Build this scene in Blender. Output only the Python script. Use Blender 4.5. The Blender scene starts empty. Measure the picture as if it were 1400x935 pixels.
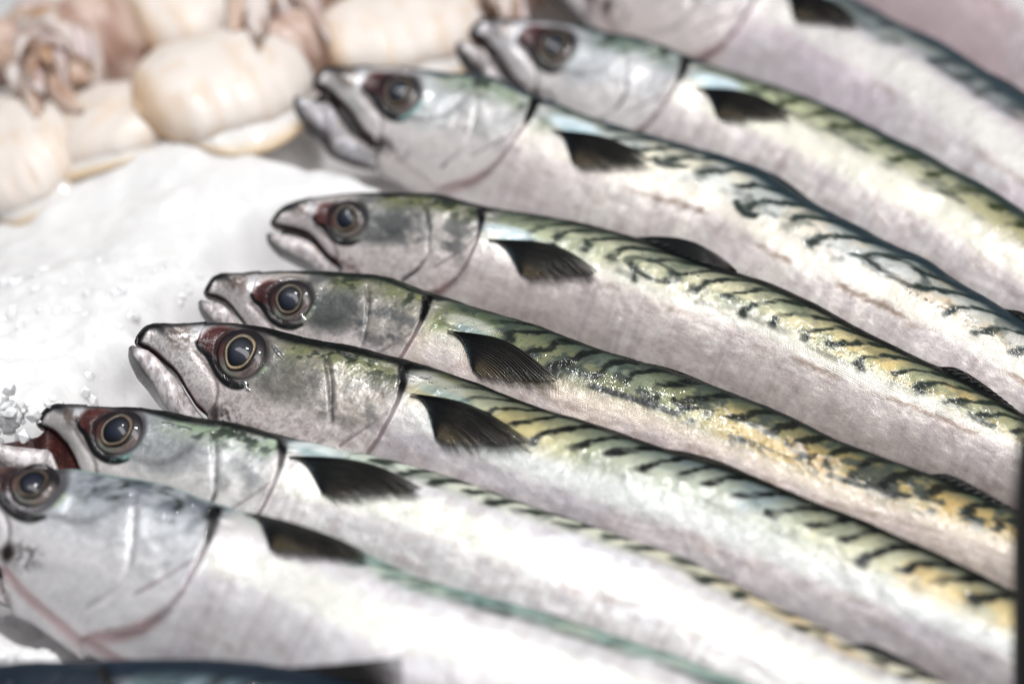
import bpy, math, random
import numpy as np

random.seed(11)
RNG = np.random.default_rng(5)
scene = bpy.context.scene
col = scene.collection

# =====================================================================
# camera, world, lamps, exposure
# =====================================================================
PITCH = math.radians(36.0)          # the lens looks down on the counter
DIST = 0.86                         # metres from the lens to the fish in focus
LENS = 100.0
FOC = 1400.0 * LENS / 36.0          # focal length in pixels of the photograph
TARGET = np.array([0.0, 0.0, 0.03])
FWD = np.array([0.0, math.cos(PITCH), -math.sin(PITCH)])
RIGHT = np.array([1.0, 0.0, 0.0])
UP = np.array([0.0, math.sin(PITCH), math.cos(PITCH)])
EYE = TARGET - FWD * DIST

cam_data = bpy.data.cameras.new("camera")
cam = bpy.data.objects.new("camera", cam_data)
col.objects.link(cam)
cam.location = EYE
cam.rotation_euler = (math.pi / 2 - PITCH, 0, 0)
cam_data.sensor_width = 36.0
cam_data.lens = LENS
cam_data.clip_start = 0.02
cam_data.clip_end = 50.0
cam_data.dof.use_dof = True
cam_data.dof.focus_distance = 0.836
cam_data.dof.aperture_fstop = 4.6
cam_data.dof.aperture_blades = 7
scene.camera = cam

world = bpy.data.worlds.new("World")
scene.world = world
world.use_nodes = True
bg = world.node_tree.nodes["Background"]
bg.inputs[0].default_value = (0.86, 0.92, 1.0, 1)
bg.inputs[1].default_value = 0.12

def area_lamp(name, loc, aim, sx, sy, watts, color):
    d = bpy.data.lights.new(name, 'AREA')
    d.shape = 'RECTANGLE'; d.size = sx; d.size_y = sy; d.energy = watts; d.color = color
    o = bpy.data.objects.new(name, d)
    col.objects.link(o)
    o.location = loc
    v = np.array(aim, float) - np.array(loc, float)
    from mathutils import Vector
    o.rotation_euler = Vector(v).to_track_quat('-Z', 'Y').to_euler()
    return o

# the market's overhead lamp, an added front fill, a small lamp added for glints
area_lamp("ceiling_lamp", (-0.10, -0.05, 1.45), (0, 0.03, 0), 0.85, 0.28, 15.0, (1.0, 0.995, 0.99))
area_lamp("front_fill_lamp", (0.35, -0.95, 1.15), (0.05, 0.0, 0), 0.7, 0.4, 7.0, (1.0, 0.99, 0.98))
area_lamp("glint_lamp", (-0.12, 0.28, 0.95), (0.02, 0.0, 0), 0.05, 0.04, 2.8, (1.0, 0.99, 0.97))

scene.view_settings.view_transform = 'Standard'
scene.view_settings.look = 'None'
scene.view_settings.exposure = 0.0
scene.view_settings.gamma = 1.0
scene.view_settings.use_curve_mapping = False

# =====================================================================
# helpers
# =====================================================================
def tag(o, label=None, cat=None, group=None, kind=None):
    if label: o['label'] = label
    if cat: o['category'] = cat
    if group: o['group'] = group
    if kind: o['kind'] = kind
    return o

def empty(name, loc):
    o = bpy.data.objects.new(name, None)
    o.empty_display_size = 0.02
    o.location = loc
    col.objects.link(o)
    return o

def s2l(c):
    c = np.asarray(c, float) / 255.0
    return np.where(c <= 0.04045, c / 12.92, ((c + 0.055) / 1.055) ** 2.4)

def mesh_object(name, verts, quads, mat, parent=None, origin=(0, 0, 0), colors=None, flank=None, tris=None, smooth=True):
    """one mesh from arrays; verts are world points, stored about origin"""
    v = np.asarray(verts, float).reshape(-1, 3) - np.asarray(origin, float)
    me = bpy.data.meshes.new(name)
    q = np.asarray(quads, np.int64).reshape(-1, 4) if quads is not None and len(quads) else np.zeros((0, 4), np.int64)
    t = np.asarray(tris, np.int64).reshape(-1, 3) if tris is not None and len(tris) else np.zeros((0, 3), np.int64)
    loops = np.concatenate([q.ravel(), t.ravel()])
    tot = np.concatenate([np.full(len(q), 4), np.full(len(t), 3)])
    start = np.concatenate([[0], np.cumsum(tot)[:-1]]) if len(tot) else tot
    me.vertices.add(len(v)); me.vertices.foreach_set('co', v.astype(np.float32).ravel())
    me.loops.add(len(loops)); me.loops.foreach_set('vertex_index', loops.astype(np.int32))
    me.polygons.add(len(tot))
    me.polygons.foreach_set('loop_start', start.astype(np.int32))
    me.polygons.foreach_set('loop_total', tot.astype(np.int32))
    me.polygons.foreach_set('use_smooth', np.full(len(tot), smooth))
    me.update(calc_edges=True)
    if colors is not None:
        a = me.attributes.new('pigment', 'FLOAT_COLOR', 'POINT')
        c = np.asarray(colors, np.float32)
        if c.shape[1] == 3: c = np.concatenate([c, np.ones((len(c), 1), np.float32)], 1)
        a.data.foreach_set('color', c.ravel())
    if flank is not None:
        a = me.attributes.new('flank', 'FLOAT_VECTOR', 'POINT')
        a.data.foreach_set('vector', np.asarray(flank, np.float32).ravel())
    me.validate()
    me.materials.append(mat)
    o = bpy.data.objects.new(name, me)
    col.objects.link(o)
    if parent is not None:
        o.parent = parent
    else:
        o.location = origin
    return o

def grid_quads(n, m, wrap=False):
    i = np.arange(n - 1)[:, None]; j = np.arange(m if wrap else m - 1)[None]
    j2 = (j + 1) % m
    return np.stack([i * m + j, (i + 1) * m + j, (i + 1) * m + j2, i * m + j2], -1).reshape(-1, 4)

def _hash(ix, iy, seed):
    h = (ix.astype(np.int64) * 374761393 + iy.astype(np.int64) * 668265263 + seed * 974634797) & 0xFFFFFFFF
    h = ((h ^ (h >> 13)) * 1274126177) & 0xFFFFFFFF
    return ((h ^ (h >> 16)) & 0xFFFFFF) / float(0xFFFFFF)

def vnoise(x, y, seed=0):
    x = np.asarray(x, float); y = np.asarray(y, float)
    ix = np.floor(x); iy = np.floor(y)
    fx = x - ix; fy = y - iy
    fx = fx * fx * (3 - 2 * fx); fy = fy * fy * (3 - 2 * fy)
    a = _hash(ix, iy, seed); b = _hash(ix + 1, iy, seed); c = _hash(ix, iy + 1, seed); d = _hash(ix + 1, iy + 1, seed)
    return (a * (1 - fx) + b * fx) * (1 - fy) + (c * (1 - fx) + d * fx) * fy

def fbm(x, y, seed=0, octv=4):
    s = 0; amp = 0.5; tot = 0
    for k in range(octv):
        s = s + amp * vnoise(x * 2 ** k + 17.3 * k, y * 2 ** k - 9.1 * k, seed + k); tot += amp; amp *= 0.55
    return s / tot

def sstep(a, b, x):
    t = np.clip((np.asarray(x, float) - a) / (b - a), 0, 1)
    return t * t * (3 - 2 * t)

def seg_dist(x, y, poly):
    """distance to a polyline and the place along it (0..1)"""
    poly = np.asarray(poly, float)
    L = np.concatenate([[0], np.cumsum(np.linalg.norm(np.diff(poly, axis=0), axis=1))])
    best = np.full(np.shape(x), 1e9); par = np.zeros(np.shape(x))
    for i in range(len(poly) - 1):
        a = poly[i]; d = poly[i + 1] - a; ll = d @ d
        t = np.clip(((x - a[0]) * d[0] + (y - a[1]) * d[1]) / ll, 0, 1)
        r = np.hypot(x - a[0] - t * d[0], y - a[1] - t * d[1])
        m = r < best
        best = np.where(m, r, best)
        par = np.where(m, (L[i] + t * (L[i + 1] - L[i])) / L[-1], par)
    return best, par

def smooth_poly(pts, n=40):
    pts = np.asarray(pts, float)
    L = np.concatenate([[0], np.cumsum(np.linalg.norm(np.diff(pts, axis=0), axis=1))])
    q = np.linspace(0, L[-1], n)
    return np.stack([hermite(L, pts[:, c], q) for c in range(pts.shape[1])], -1)

def inside(x, y, poly):
    poly = np.asarray(poly, float); c = np.zeros(np.shape(x), bool)
    j = len(poly) - 1
    for i in range(len(poly)):
        xi, yi = poly[i]; xj, yj = poly[j]
        m = ((yi > y) != (yj > y)) & (x < (xj - xi) * (y - yi) / (yj - yi + 1e-12) + xi)
        c ^= m; j = i
    return c

def soft_poly(x, y, poly, w):
    d, _ = seg_dist(x, y, list(poly) + [poly[0]])
    sd = np.where(inside(x, y, poly), -d, d)
    return sstep(w, -w, sd)

def lay(c, rgb, m):
    """lay pigment rgb (0..255) over c where m"""
    m = np.clip(m, 0, 1)[..., None]
    return c * (1 - m) + np.asarray(rgb, float) * m

# =====================================================================
# materials
# =====================================================================
def new_mat(name):
    m = bpy.data.materials.new(name); m.use_nodes = True
    nt = m.node_tree
    return m, nt, nt.nodes["Principled BSDF"]

def node(nt, kind, **kw):
    n = nt.nodes.new(kind)
    for k, v in kw.items():
        if k in ('operation', 'blend_type', 'data_type', 'attribute_name', 'noise_dimensions', 'feature', 'voronoi_dimensions', 'interpolation_type', 'wave_type', 'bands_direction'):
            setattr(n, k, v)
        else:
            n.inputs[k].default_value = v
    return n

def mmath(nt, op, a, b=None):
    n = nt.nodes.new('ShaderNodeMath'); n.operation = op
    for i, v in enumerate((a, b)):
        if v is None: continue
        if isinstance(v, (int, float)): n.inputs[i].default_value = v
        else: nt.links.new(v, n.inputs[i])
    return n.outputs[0]

def skin_material():
    """wet fish skin: pigment comes with the body, the nodes add grain, fine scales, striation and a wet film"""
    m, nt, bs = new_mat('wet_fish_skin')
    L = nt.links.new
    pig = node(nt, 'ShaderNodeAttribute', attribute_name='pigment')
    fl = node(nt, 'ShaderNodeAttribute', attribute_name='flank')      # x, y in millimetres along / around, z = how scaly
    sep = nt.nodes.new('ShaderNodeSeparateXYZ'); L(fl.outputs['Vector'], sep.inputs[0])
    X, Y, S = sep.outputs
    xy = nt.nodes.new('ShaderNodeCombineXYZ'); L(X, xy.inputs[0]); L(Y, xy.inputs[1])
    # warp so that nothing runs dead straight
    nw = node(nt, 'ShaderNodeTexNoise', Scale=0.12, Detail=2.0); L(xy.outputs[0], nw.inputs['Vector'])
    wv = mmath(nt, 'MULTIPLY', nw.outputs[0], 9.0)
    # scale lattice about 0.85 mm
    a = mmath(nt, 'ADD', mmath(nt, 'ADD', X, Y), wv); b = mmath(nt, 'ADD', mmath(nt, 'SUBTRACT', X, Y), wv)
    la = mmath(nt, 'SINE', mmath(nt, 'MULTIPLY', a, 4.6)); lb = mmath(nt, 'SINE', mmath(nt, 'MULTIPLY', b, 4.6))
    lat = mmath(nt, 'MULTIPLY', mmath(nt, 'MULTIPLY', la, lb), S)
    # belly striation across the body
    st = node(nt, 'ShaderNodeTexNoise', Scale=1.0, Detail=2.0)
    sc = nt.nodes.new('ShaderNodeCombineXYZ')
    L(mmath(nt, 'MULTIPLY', mmath(nt, 'ADD', X, mmath(nt, 'MULTIPLY', Y, 0.25)), 0.9), sc.inputs[0]); L(mmath(nt, 'MULTIPLY', Y, 0.12), sc.inputs[1])
    L(sc.outputs[0], st.inputs['Vector'])
    # fine grain
    g = node(nt, 'ShaderNodeTexNoise', Scale=1.6, Detail=4.0, Roughness=0.7); L(xy.outputs[0], g.inputs['Vector'])
    g2 = node(nt, 'ShaderNodeTexNoise', Scale=0.25, Detail=3.0); L(xy.outputs[0], g2.inputs['Vector'])
    v = mmath(nt, 'ADD', mmath(nt, 'MULTIPLY', g.outputs[0], 0.38), mmath(nt, 'MULTIPLY', st.outputs[0], 0.22))
    v = mmath(nt, 'ADD', v, mmath(nt, 'MULTIPLY', g2.outputs[0], 0.26))
    v = mmath(nt, 'ADD', v, mmath(nt, 'MULTIPLY', lat, 0.20))
    v = mmath(nt, 'ADD', v, 0.57)
    mix = nt.nodes.new('ShaderNodeVectorMath'); mix.operation = 'SCALE'
    L(pig.outputs['Color'], mix.inputs[0]); L(v, mix.inputs['Scale'])
    L(mix.outputs[0], bs.inputs['Base Color'])
    # relief
    h = mmath(nt, 'ADD', mmath(nt, 'MULTIPLY', lat, 0.35), mmath(nt, 'MULTIPLY', g.outputs[0], 0.9))
    h = mmath(nt, 'ADD', h, mmath(nt, 'MULTIPLY', st.outputs[0], 0.5))
    h = mmath(nt, 'ADD', h, mmath(nt, 'MULTIPLY', g2.outputs[0], 2.0))
    bp = node(nt, 'ShaderNodeBump', Strength=0.6, Distance=0.00025); L(h, bp.inputs['Height'])
    L(bp.outputs[0], bs.inputs['Normal'])
    # silver guanine sheen
    al = pig.outputs['Alpha']
    L(mmath(nt, 'MULTIPLY', mmath(nt, 'SUBTRACT', al, 0.5), 0.5), bs.inputs['Metallic'])
    L(mmath(nt, 'MULTIPLY', al, 0.3), bs.inputs['Specular IOR Level'])
    L(mmath(nt, 'MULTIPLY', al, 0.55), bs.inputs['Coat Weight'])
    r = mmath(nt, 'ADD', mmath(nt, 'MULTIPLY', g2.outputs[0], 0.3), 0.18)
    L(r, bs.inputs['Roughness'])
    bs.inputs['Coat Roughness'].default_value = 0.05
    # wet film has its own gentle waviness
    cb = node(nt, 'ShaderNodeBump', Strength=0.55, Distance=0.0006)
    cn = node(nt, 'ShaderNodeTexNoise', Scale=0.38, Detail=3.0, Roughness=0.55); L(xy.outputs[0], cn.inputs['Vector'])
    L(cn.outputs[0], cb.inputs['Height']); L(cb.outputs[0], bs.inputs['Coat Normal'])
    return m

def fin_material():
    m, nt, bs = new_mat('fin_membrane')
    L = nt.links.new
    pig = node(nt, 'ShaderNodeAttribute', attribute_name='pigment')
    fl = node(nt, 'ShaderNodeAttribute', attribute_name='flank')
    g = node(nt, 'ShaderNodeTexNoise', Scale=1.5, Detail=3.0); L(fl.outputs['Vector'], g.inputs['Vector'])
    v = mmath(nt, 'ADD', mmath(nt, 'MULTIPLY', g.outputs[0], 0.8), 0.6)
    mix = nt.nodes.new('ShaderNodeVectorMath'); mix.operation = 'SCALE'
    L(pig.outputs['Color'], mix.inputs[0]); L(v, mix.inputs['Scale']); L(mix.outputs[0], bs.inputs['Base Color'])
    L(pig.outputs['Alpha'], bs.inputs['Alpha'])
    bs.inputs['Roughness'].default_value = 0.36
    bs.inputs['Specular IOR Level'].default_value = 0.25
    bs.inputs['Coat Weight'].default_value = 0.25
    bs.inputs['Coat Roughness'].default_value = 0.15
    return m

def eye_material(name, rough, coat, grain):
    m, nt, bs = new_mat(name)
    L = nt.links.new
    pig = node(nt, 'ShaderNodeAttribute', attribute_name='pigment')
    fl = node(nt, 'ShaderNodeAttribute', attribute_name='flank')
    g = node(nt, 'ShaderNodeTexNoise', Scale=2.2, Detail=4.0); L(fl.outputs['Vector'], g.inputs['Vector'])
    v = mmath(nt, 'ADD', mmath(nt, 'MULTIPLY', g.outputs[0], grain), 1.0 - grain / 2)
    mix = nt.nodes.new('ShaderNodeVectorMath'); mix.operation = 'SCALE'
    L(pig.outputs['Color'], mix.inputs[0]); L(v, mix.inputs['Scale']); L(mix.outputs[0], bs.inputs['Base Color'])
    bs.inputs['Roughness'].default_value = rough
    bs.inputs['Specular IOR Level'].default_value = 0.2
    bs.inputs['Coat Weight'].default_value = coat
    bs.inputs['Coat Roughness'].default_value = 0.05
    return m

def ice_material(name, clear=0.0, soft=False):
    m, nt, bs = new_mat(name)
    L = nt.links.new
    tc = nt.nodes.new('ShaderNodeTexCoord')
    n1 = node(nt, 'ShaderNodeTexNoise', Scale=160.0, Detail=5.0, Roughness=0.65); L(tc.outputs['Object'], n1.inputs['Vector'])
    n2 = node(nt, 'ShaderNodeTexNoise', Scale=18.0, Detail=3.0); L(tc.outputs['Object'], n2.inputs['Vector'])
    cr = nt.nodes.new('ShaderNodeValToRGB')
    cr.color_ramp.elements[0].position = 0.3; cr.color_ramp.elements[0].color = (0.76, 0.755, 0.76, 1)
    cr.color_ramp.elements[1].position = 0.7; cr.color_ramp.elements[1].color = (0.83, 0.825, 0.825, 1)
    L(n2.outputs[0], cr.inputs[0]); L(cr.outputs[0], bs.inputs['Base Color'])
    bs.inputs['Roughness'].default_value = 0.35
    bs.inputs['IOR'].default_value = 1.31
    if soft:
        bs.inputs['Subsurface Weight'].default_value = 0.8
        bs.inputs['Subsurface Radius'].default_value = (1.0, 1.0, 1.05)
        bs.inputs['Subsurface Scale'].default_value = 0.006
    bs.inputs['Transmission Weight'].default_value = clear
    bp = node(nt, 'ShaderNodeBump', Strength=0.5, Distance=0.001); L(n1.outputs[0], bp.inputs['Height']); L(bp.outputs[0], bs.inputs['Normal'])
    return m

def tint_material(name, rough=0.4, coat=0.3, scale=120.0, amount=0.35):
    """pigment of the piece with a noise grain on top"""
    m, nt, bs = new_mat(name)
    L = nt.links.new
    pig = node(nt, 'ShaderNodeAttribute', attribute_name='pigment')
    tc = nt.nodes.new('ShaderNodeTexCoord')
    g = node(nt, 'ShaderNodeTexNoise', Scale=scale, Detail=4.0); L(tc.outputs['Object'], g.inputs['Vector'])
    v = mmath(nt, 'ADD', mmath(nt, 'MULTIPLY', g.outputs[0], amount), 1.0 - amount / 2)
    mix = nt.nodes.new('ShaderNodeVectorMath'); mix.operation = 'SCALE'
    L(pig.outputs['Color'], mix.inputs[0]); L(v, mix.inputs['Scale']); L(mix.outputs[0], bs.inputs['Base Color'])
    bs.inputs['Roughness'].default_value = rough
    bs.inputs['Coat Weight'].default_value = coat
    bp = node(nt, 'ShaderNodeBump', Strength=0.3, Distance=0.001); L(g.outputs[0], bp.inputs['Height']); L(bp.outputs[0], bs.inputs['Normal'])
    return m

SKIN = skin_material()
FIN = fin_material()
EYE_WHITE = eye_material('eye_silver', 0.4, 0.2, 0.8)
EYE_IRIS = eye_material('eye_gold_ring', 0.35, 0.25, 0.8)
EYE_PUPIL = eye_material('eye_pupil', 0.5, 0.25, 0.5)
ICE = ice_material('packed_ice', 0.0, True)
ICE_CHIP = ice_material('ice_chip', 0.0)
for n_ in ICE_CHIP.node_tree.nodes:
    if n_.type == 'VALTORGB':
        n_.color_ramp.elements[0].color = (.86, .87, .89, 1); n_.color_ramp.elements[1].color = (.93, .93, .94, 1)
ICE_CLEAR = ice_material('clear_ice', 0.3)
SQUID = tint_material('squid_flesh', 0.5, 0.12, 90.0, 0.2)
for n_ in SQUID.node_tree.nodes:
    if n_.type == 'BSDF_PRINCIPLED':
        n_.inputs['Subsurface Weight'].default_value = 0.5
        n_.inputs['Subsurface Radius'].default_value = (1.0, .8, .6)
        n_.inputs['Subsurface Scale'].default_value = 0.008
def water_material():
    m, nt, bs = new_mat('glint_water')
    tc = nt.nodes.new('ShaderNodeTexCoord')
    g = node(nt, 'ShaderNodeTexNoise', Scale=900.0, Detail=2.0); nt.links.new(tc.outputs['Object'], g.inputs['Vector'])
    bp = node(nt, 'ShaderNodeBump', Strength=0.4, Distance=0.0003); nt.links.new(g.outputs[0], bp.inputs['Height']); nt.links.new(bp.outputs[0], bs.inputs['Normal'])
    bs.inputs['Base Color'].default_value = (1, 1, 1, 1)
    bs.inputs['Roughness'].default_value = 0.03
    bs.inputs['IOR'].default_value = 1.36
    bs.inputs['Transmission Weight'].default_value = 1.0
    return m
WATER = water_material()
BLACK = tint_material('black_plastic', 0.75, 0.0, 200.0, 0.4)
# =====================================================================
# the mackerel
# =====================================================================
def on_plane(px, py, z):
    """points on the level plane z that lie on the lines of sight of px, py"""
    px = np.asarray(px, float); py = np.asarray(py, float)
    d = (FWD * FOC + RIGHT * (px - 700.0)[..., None] - UP * (py - 467.5)[..., None])
    k = (z - EYE[2]) / d[..., 2]
    return EYE + d * k[..., None]

def to_px(p):
    v = p - EYE
    w = v @ FWD
    return np.stack([700 + FOC * (v @ RIGHT) / w, 467.5 - FOC * (v @ UP) / w], -1), w

def hermite(xs, ys, x):
    xs = np.asarray(xs, float); ys = np.asarray(ys, float)
    h = np.diff(xs); dl = np.diff(ys) / h
    m = np.zeros_like(ys)
    m[1:-1] = (dl[:-1] * h[1:] + dl[1:] * h[:-1]) / (h[1:] + h[:-1])
    m[0], m[-1] = dl[0], dl[-1]
    x = np.asarray(x, float)
    i = np.clip(np.searchsorted(xs, x) - 1, 0, len(xs) - 2)
    t = np.clip((x - xs[i]) / h[i], -0.5, 1.5)
    return ((2*t**3-3*t**2+1)*ys[i] + (t**3-2*t**2+t)*h[i]*m[i] + (-2*t**3+3*t**2)*ys[i+1] + (t**3-t**2)*h[i]*m[i+1])

# outline in head lengths: x from the snout; top, bottom, half width
PX  = [0,    .02,  .06,  .12,  .2,   .3,   .4,   .55,  .75,  1.0,  1.5,  2.1,  2.9,  3.8,  4.5,  5.0,  5.2]
TOP = [.022, .036, .060, .088, .117, .146, .170, .205, .24,  .27,  .30,  .315, .30,  .215, .12,  .05,  .045]
HW  = [.016, .040, .064, .086, .108, .128, .147, .167, .183, .193, .205, .205, .18,  .13,  .07,  .03,  .025]
BX  = [0,    .025, .053, .11,  .17,  .218, .26,  .31,  .373, .42,  .55,  .75,  1.0,  1.5,  2.1,  2.9,  3.8,  4.5,  5.0,  5.2]
BOT = [.004,-.018, -.034,-.053,-.072,-.104,-.141,-.178,-.212,-.285,-.325,-.345,-.355,-.365,-.365,-.33, -.225,-.125,-.05, -.045]
_XX = np.linspace(0, 5.2, 2081)
_T, _B, _W = hermite(PX, TOP, _XX), hermite(BX, BOT, _XX), hermite(PX, HW, _XX)
ftop = lambda x: np.interp(x, _XX, _T)
fbot = lambda x: np.interp(x, _XX, _B)
fhw = lambda x: np.interp(x, _XX, _W)

def section(x, th):
    """(y, n) of the body's skin at station x, angle th from the back (0) round the near flank to the belly (pi)"""
    t, b, w = ftop(x), fbot(x), fhw(x)
    c, s = np.cos(th), np.sin(th)
    # the lips' underside is blunt, the rest is an ellipse
    blunt = sstep(.46, .34, x) * sstep(.1, -.6, c)
    p = 1.0 - .62 * blunt
    return (t + b) / 2 + (t - b) / 2 * c, w * np.sign(s) * np.abs(s) ** p

def flank_n(x, y):
    """how far out the near flank's skin stands at (x, y)"""
    t, b, w = ftop(x), fbot(x), fhw(x)
    c = np.clip((y - (t + b) / 2) / ((t - b) / 2), -.995, .995)
    return section(x, np.arccos(c))[1]

class Spine:
    """the bent middle line of a fish lying on the ice, found from its back's outline"""
    def __init__(self, sil, opx, zc=0.024, lean=48.0, lift=0.0, tail_lean=None):
        sil = np.array(sil, float)
        xs = np.linspace(sil[0, 0], sil[-1, 0], 500)
        ys = hermite(sil[:, 0], sil[:, 1], xs)
        k = (ys[-1] - ys[-40]) / (xs[-1] - xs[-40])
        xe = np.arange(1, 420) * 3.0
        xs = np.concatenate([xs, xs[-1] + xe]); ys = np.concatenate([ys, ys[-1] + k * xe])
        ker = np.hanning(15); ker /= ker.sum()
        y2 = np.convolve(np.pad(ys, 7, mode='edge'), ker, 'valid'); y2[:6] = ys[:6]; ys = y2
        ang = np.arctan2(np.gradient(ys), np.gradient(xs))
        ang = np.convolve(np.pad(ang, 15, mode='edge'), np.ones(31) / 31, 'valid')
        nx, ny = np.sin(ang), -np.cos(ang)
        z = np.full_like(xs, zc); off = np.zeros_like(xs)
        for it in range(8):
            C = on_plane(xs - nx * off, ys - ny * off, z)
            s = np.concatenate([[0], np.cumsum(np.linalg.norm(np.diff(C, axis=0), axis=1))])
            H = np.interp(opx, xs, s); u = s / H
            z = zc + lift * H * np.clip(1.3 - u, 0, 2) ** 1.6 / 1.3 ** 1.6
            T = np.gradient(C, axis=0); T /= np.linalg.norm(T, axis=1)[:, None]
            for _ in range(2):
                T = np.stack([np.convolve(np.pad(T[:, c], 20, mode='edge'), np.ones(41) / 41, 'valid') for c in range(3)], 1)
            T /= np.linalg.norm(T, axis=1)[:, None]
            P = np.stack([-T[:, 1], T[:, 0], np.zeros(len(T))], 1); P /= np.linalg.norm(P, axis=1)[:, None]
            Q = np.cross(T, P)
            l1 = lean if tail_lean is None else tail_lean
            le = np.radians(lean + (l1 - lean) * np.clip((u - .6) / 2.0, 0, 1))[:, None]
            D = P * np.sin(le) + Q * np.cos(le)
            N = -P * np.cos(le) + Q * np.sin(le)
            top, bot, b = ftop(u) * H, np.interp(u, BX, BOT) * H, fhw(u) * H
            W = RIGHT * nx[:, None] - UP * ny[:, None]
            ce, a = (top + bot) / 2, (top - bot) / 2
            h = ce * np.sum(D * W, 1) + np.sqrt((a * np.sum(D * W, 1)) ** 2 + (b * np.sum(N * W, 1)) ** 2)
            _, dep = to_px(C)
            off = np.convolve(np.pad(h / dep * FOC, 10, mode='edge'), np.ones(21) / 21, 'valid')
        self.u, self.C, self.D, self.N, self.T, self.H = u, C, D, N, T, H
    def at(self, x):
        x = np.asarray(x, float)
        f = lambda A: np.stack([np.interp(x, self.u, A[:, c]) for c in range(3)], -1)
        C, D, N = f(self.C), f(self.D), f(self.N)
        C = C + self.T[3] * (np.where(x < 0, x, 0) * self.H)[..., None]
        return C, D, N
    def p(self, x, y, n):
        C, D, N = self.at(x)
        y = np.asarray(y, float); n = np.asarray(n, float)
        return C + D * (y * self.H)[..., None] + N * (n * self.H)[..., None]
    def flank_point(self, px, py):
        """(x, y) of the near flank met by a line of sight"""
        gx, gy = np.meshgrid(np.linspace(0, 2.2, 700), np.linspace(-.34, .33, 220), indexing='ij')
        q, _ = to_px(self.p(gx, gy, flank_n(gx, gy)))
        d = (q[..., 0] - px) ** 2 + (q[..., 1] - py) ** 2
        d = np.where((gy > ftop(gx)) | (gy < fbot(gx)), 1e9, d)
        i = np.unravel_index(np.argmin(d), d.shape)
        return float(gx[i]), float(gy[i])

# head drawing of the sharpest fish in head lengths (x back from the snout, y up from the middle line)
PREOP = smooth_poly([(.738, .157), (.78, .11), (.813, .06), (.845, 0), (.87, -.06), (.85, -.15), (.78, -.22)], 30)
OPERC = smooth_poly([(1.014, .222), (1.049, .171), (1.071, .108), (1.078, .04), (1.072, -.05), (1.045, -.13), (.99, -.2), (.9, -.265), (.78, -.305)], 40)
INTER = smooth_poly([(1.06, .042), (1.0, -.04), (.93, -.12)], 16)
ISTH = smooth_poly([(.4, -.205), (.5, -.245), (.65, -.285), (.85, -.318), (1.05, -.33)], 20)
RIDGE = smooth_poly([(.56, .157), (.62, .172), (.693, .186), (.78, .197), (.856, .201), (.94, .204), (1.0, .208), (1.06, .21), (1.12, .222)], 40)
REDP = [(.245, .03), (.252, .055), (.27, .095), (.30, .116), (.36, .125), (.40, .105), (.36, .05), (.345, .0), (.31, -.005), (.27, .012)]
ORBIT = smooth_poly([(.246, .034), (.262, .014), (.30, -.002), (.34, -.03), (.38, -.055), (.43, -.07), (.49, -.066), (.52, -.05)], 24)
MAXEND = smooth_poly([(.25, .0), (.315, -.042), (.375, -.081), (.405, -.12), (.412, -.17), (.38, -.205)], 24)
CHEEKARC = smooth_poly([(.50, -.045), (.56, -.035), (.64, -.02), (.70, .02), (.735, .08), (.74, .13)], 24)

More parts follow.
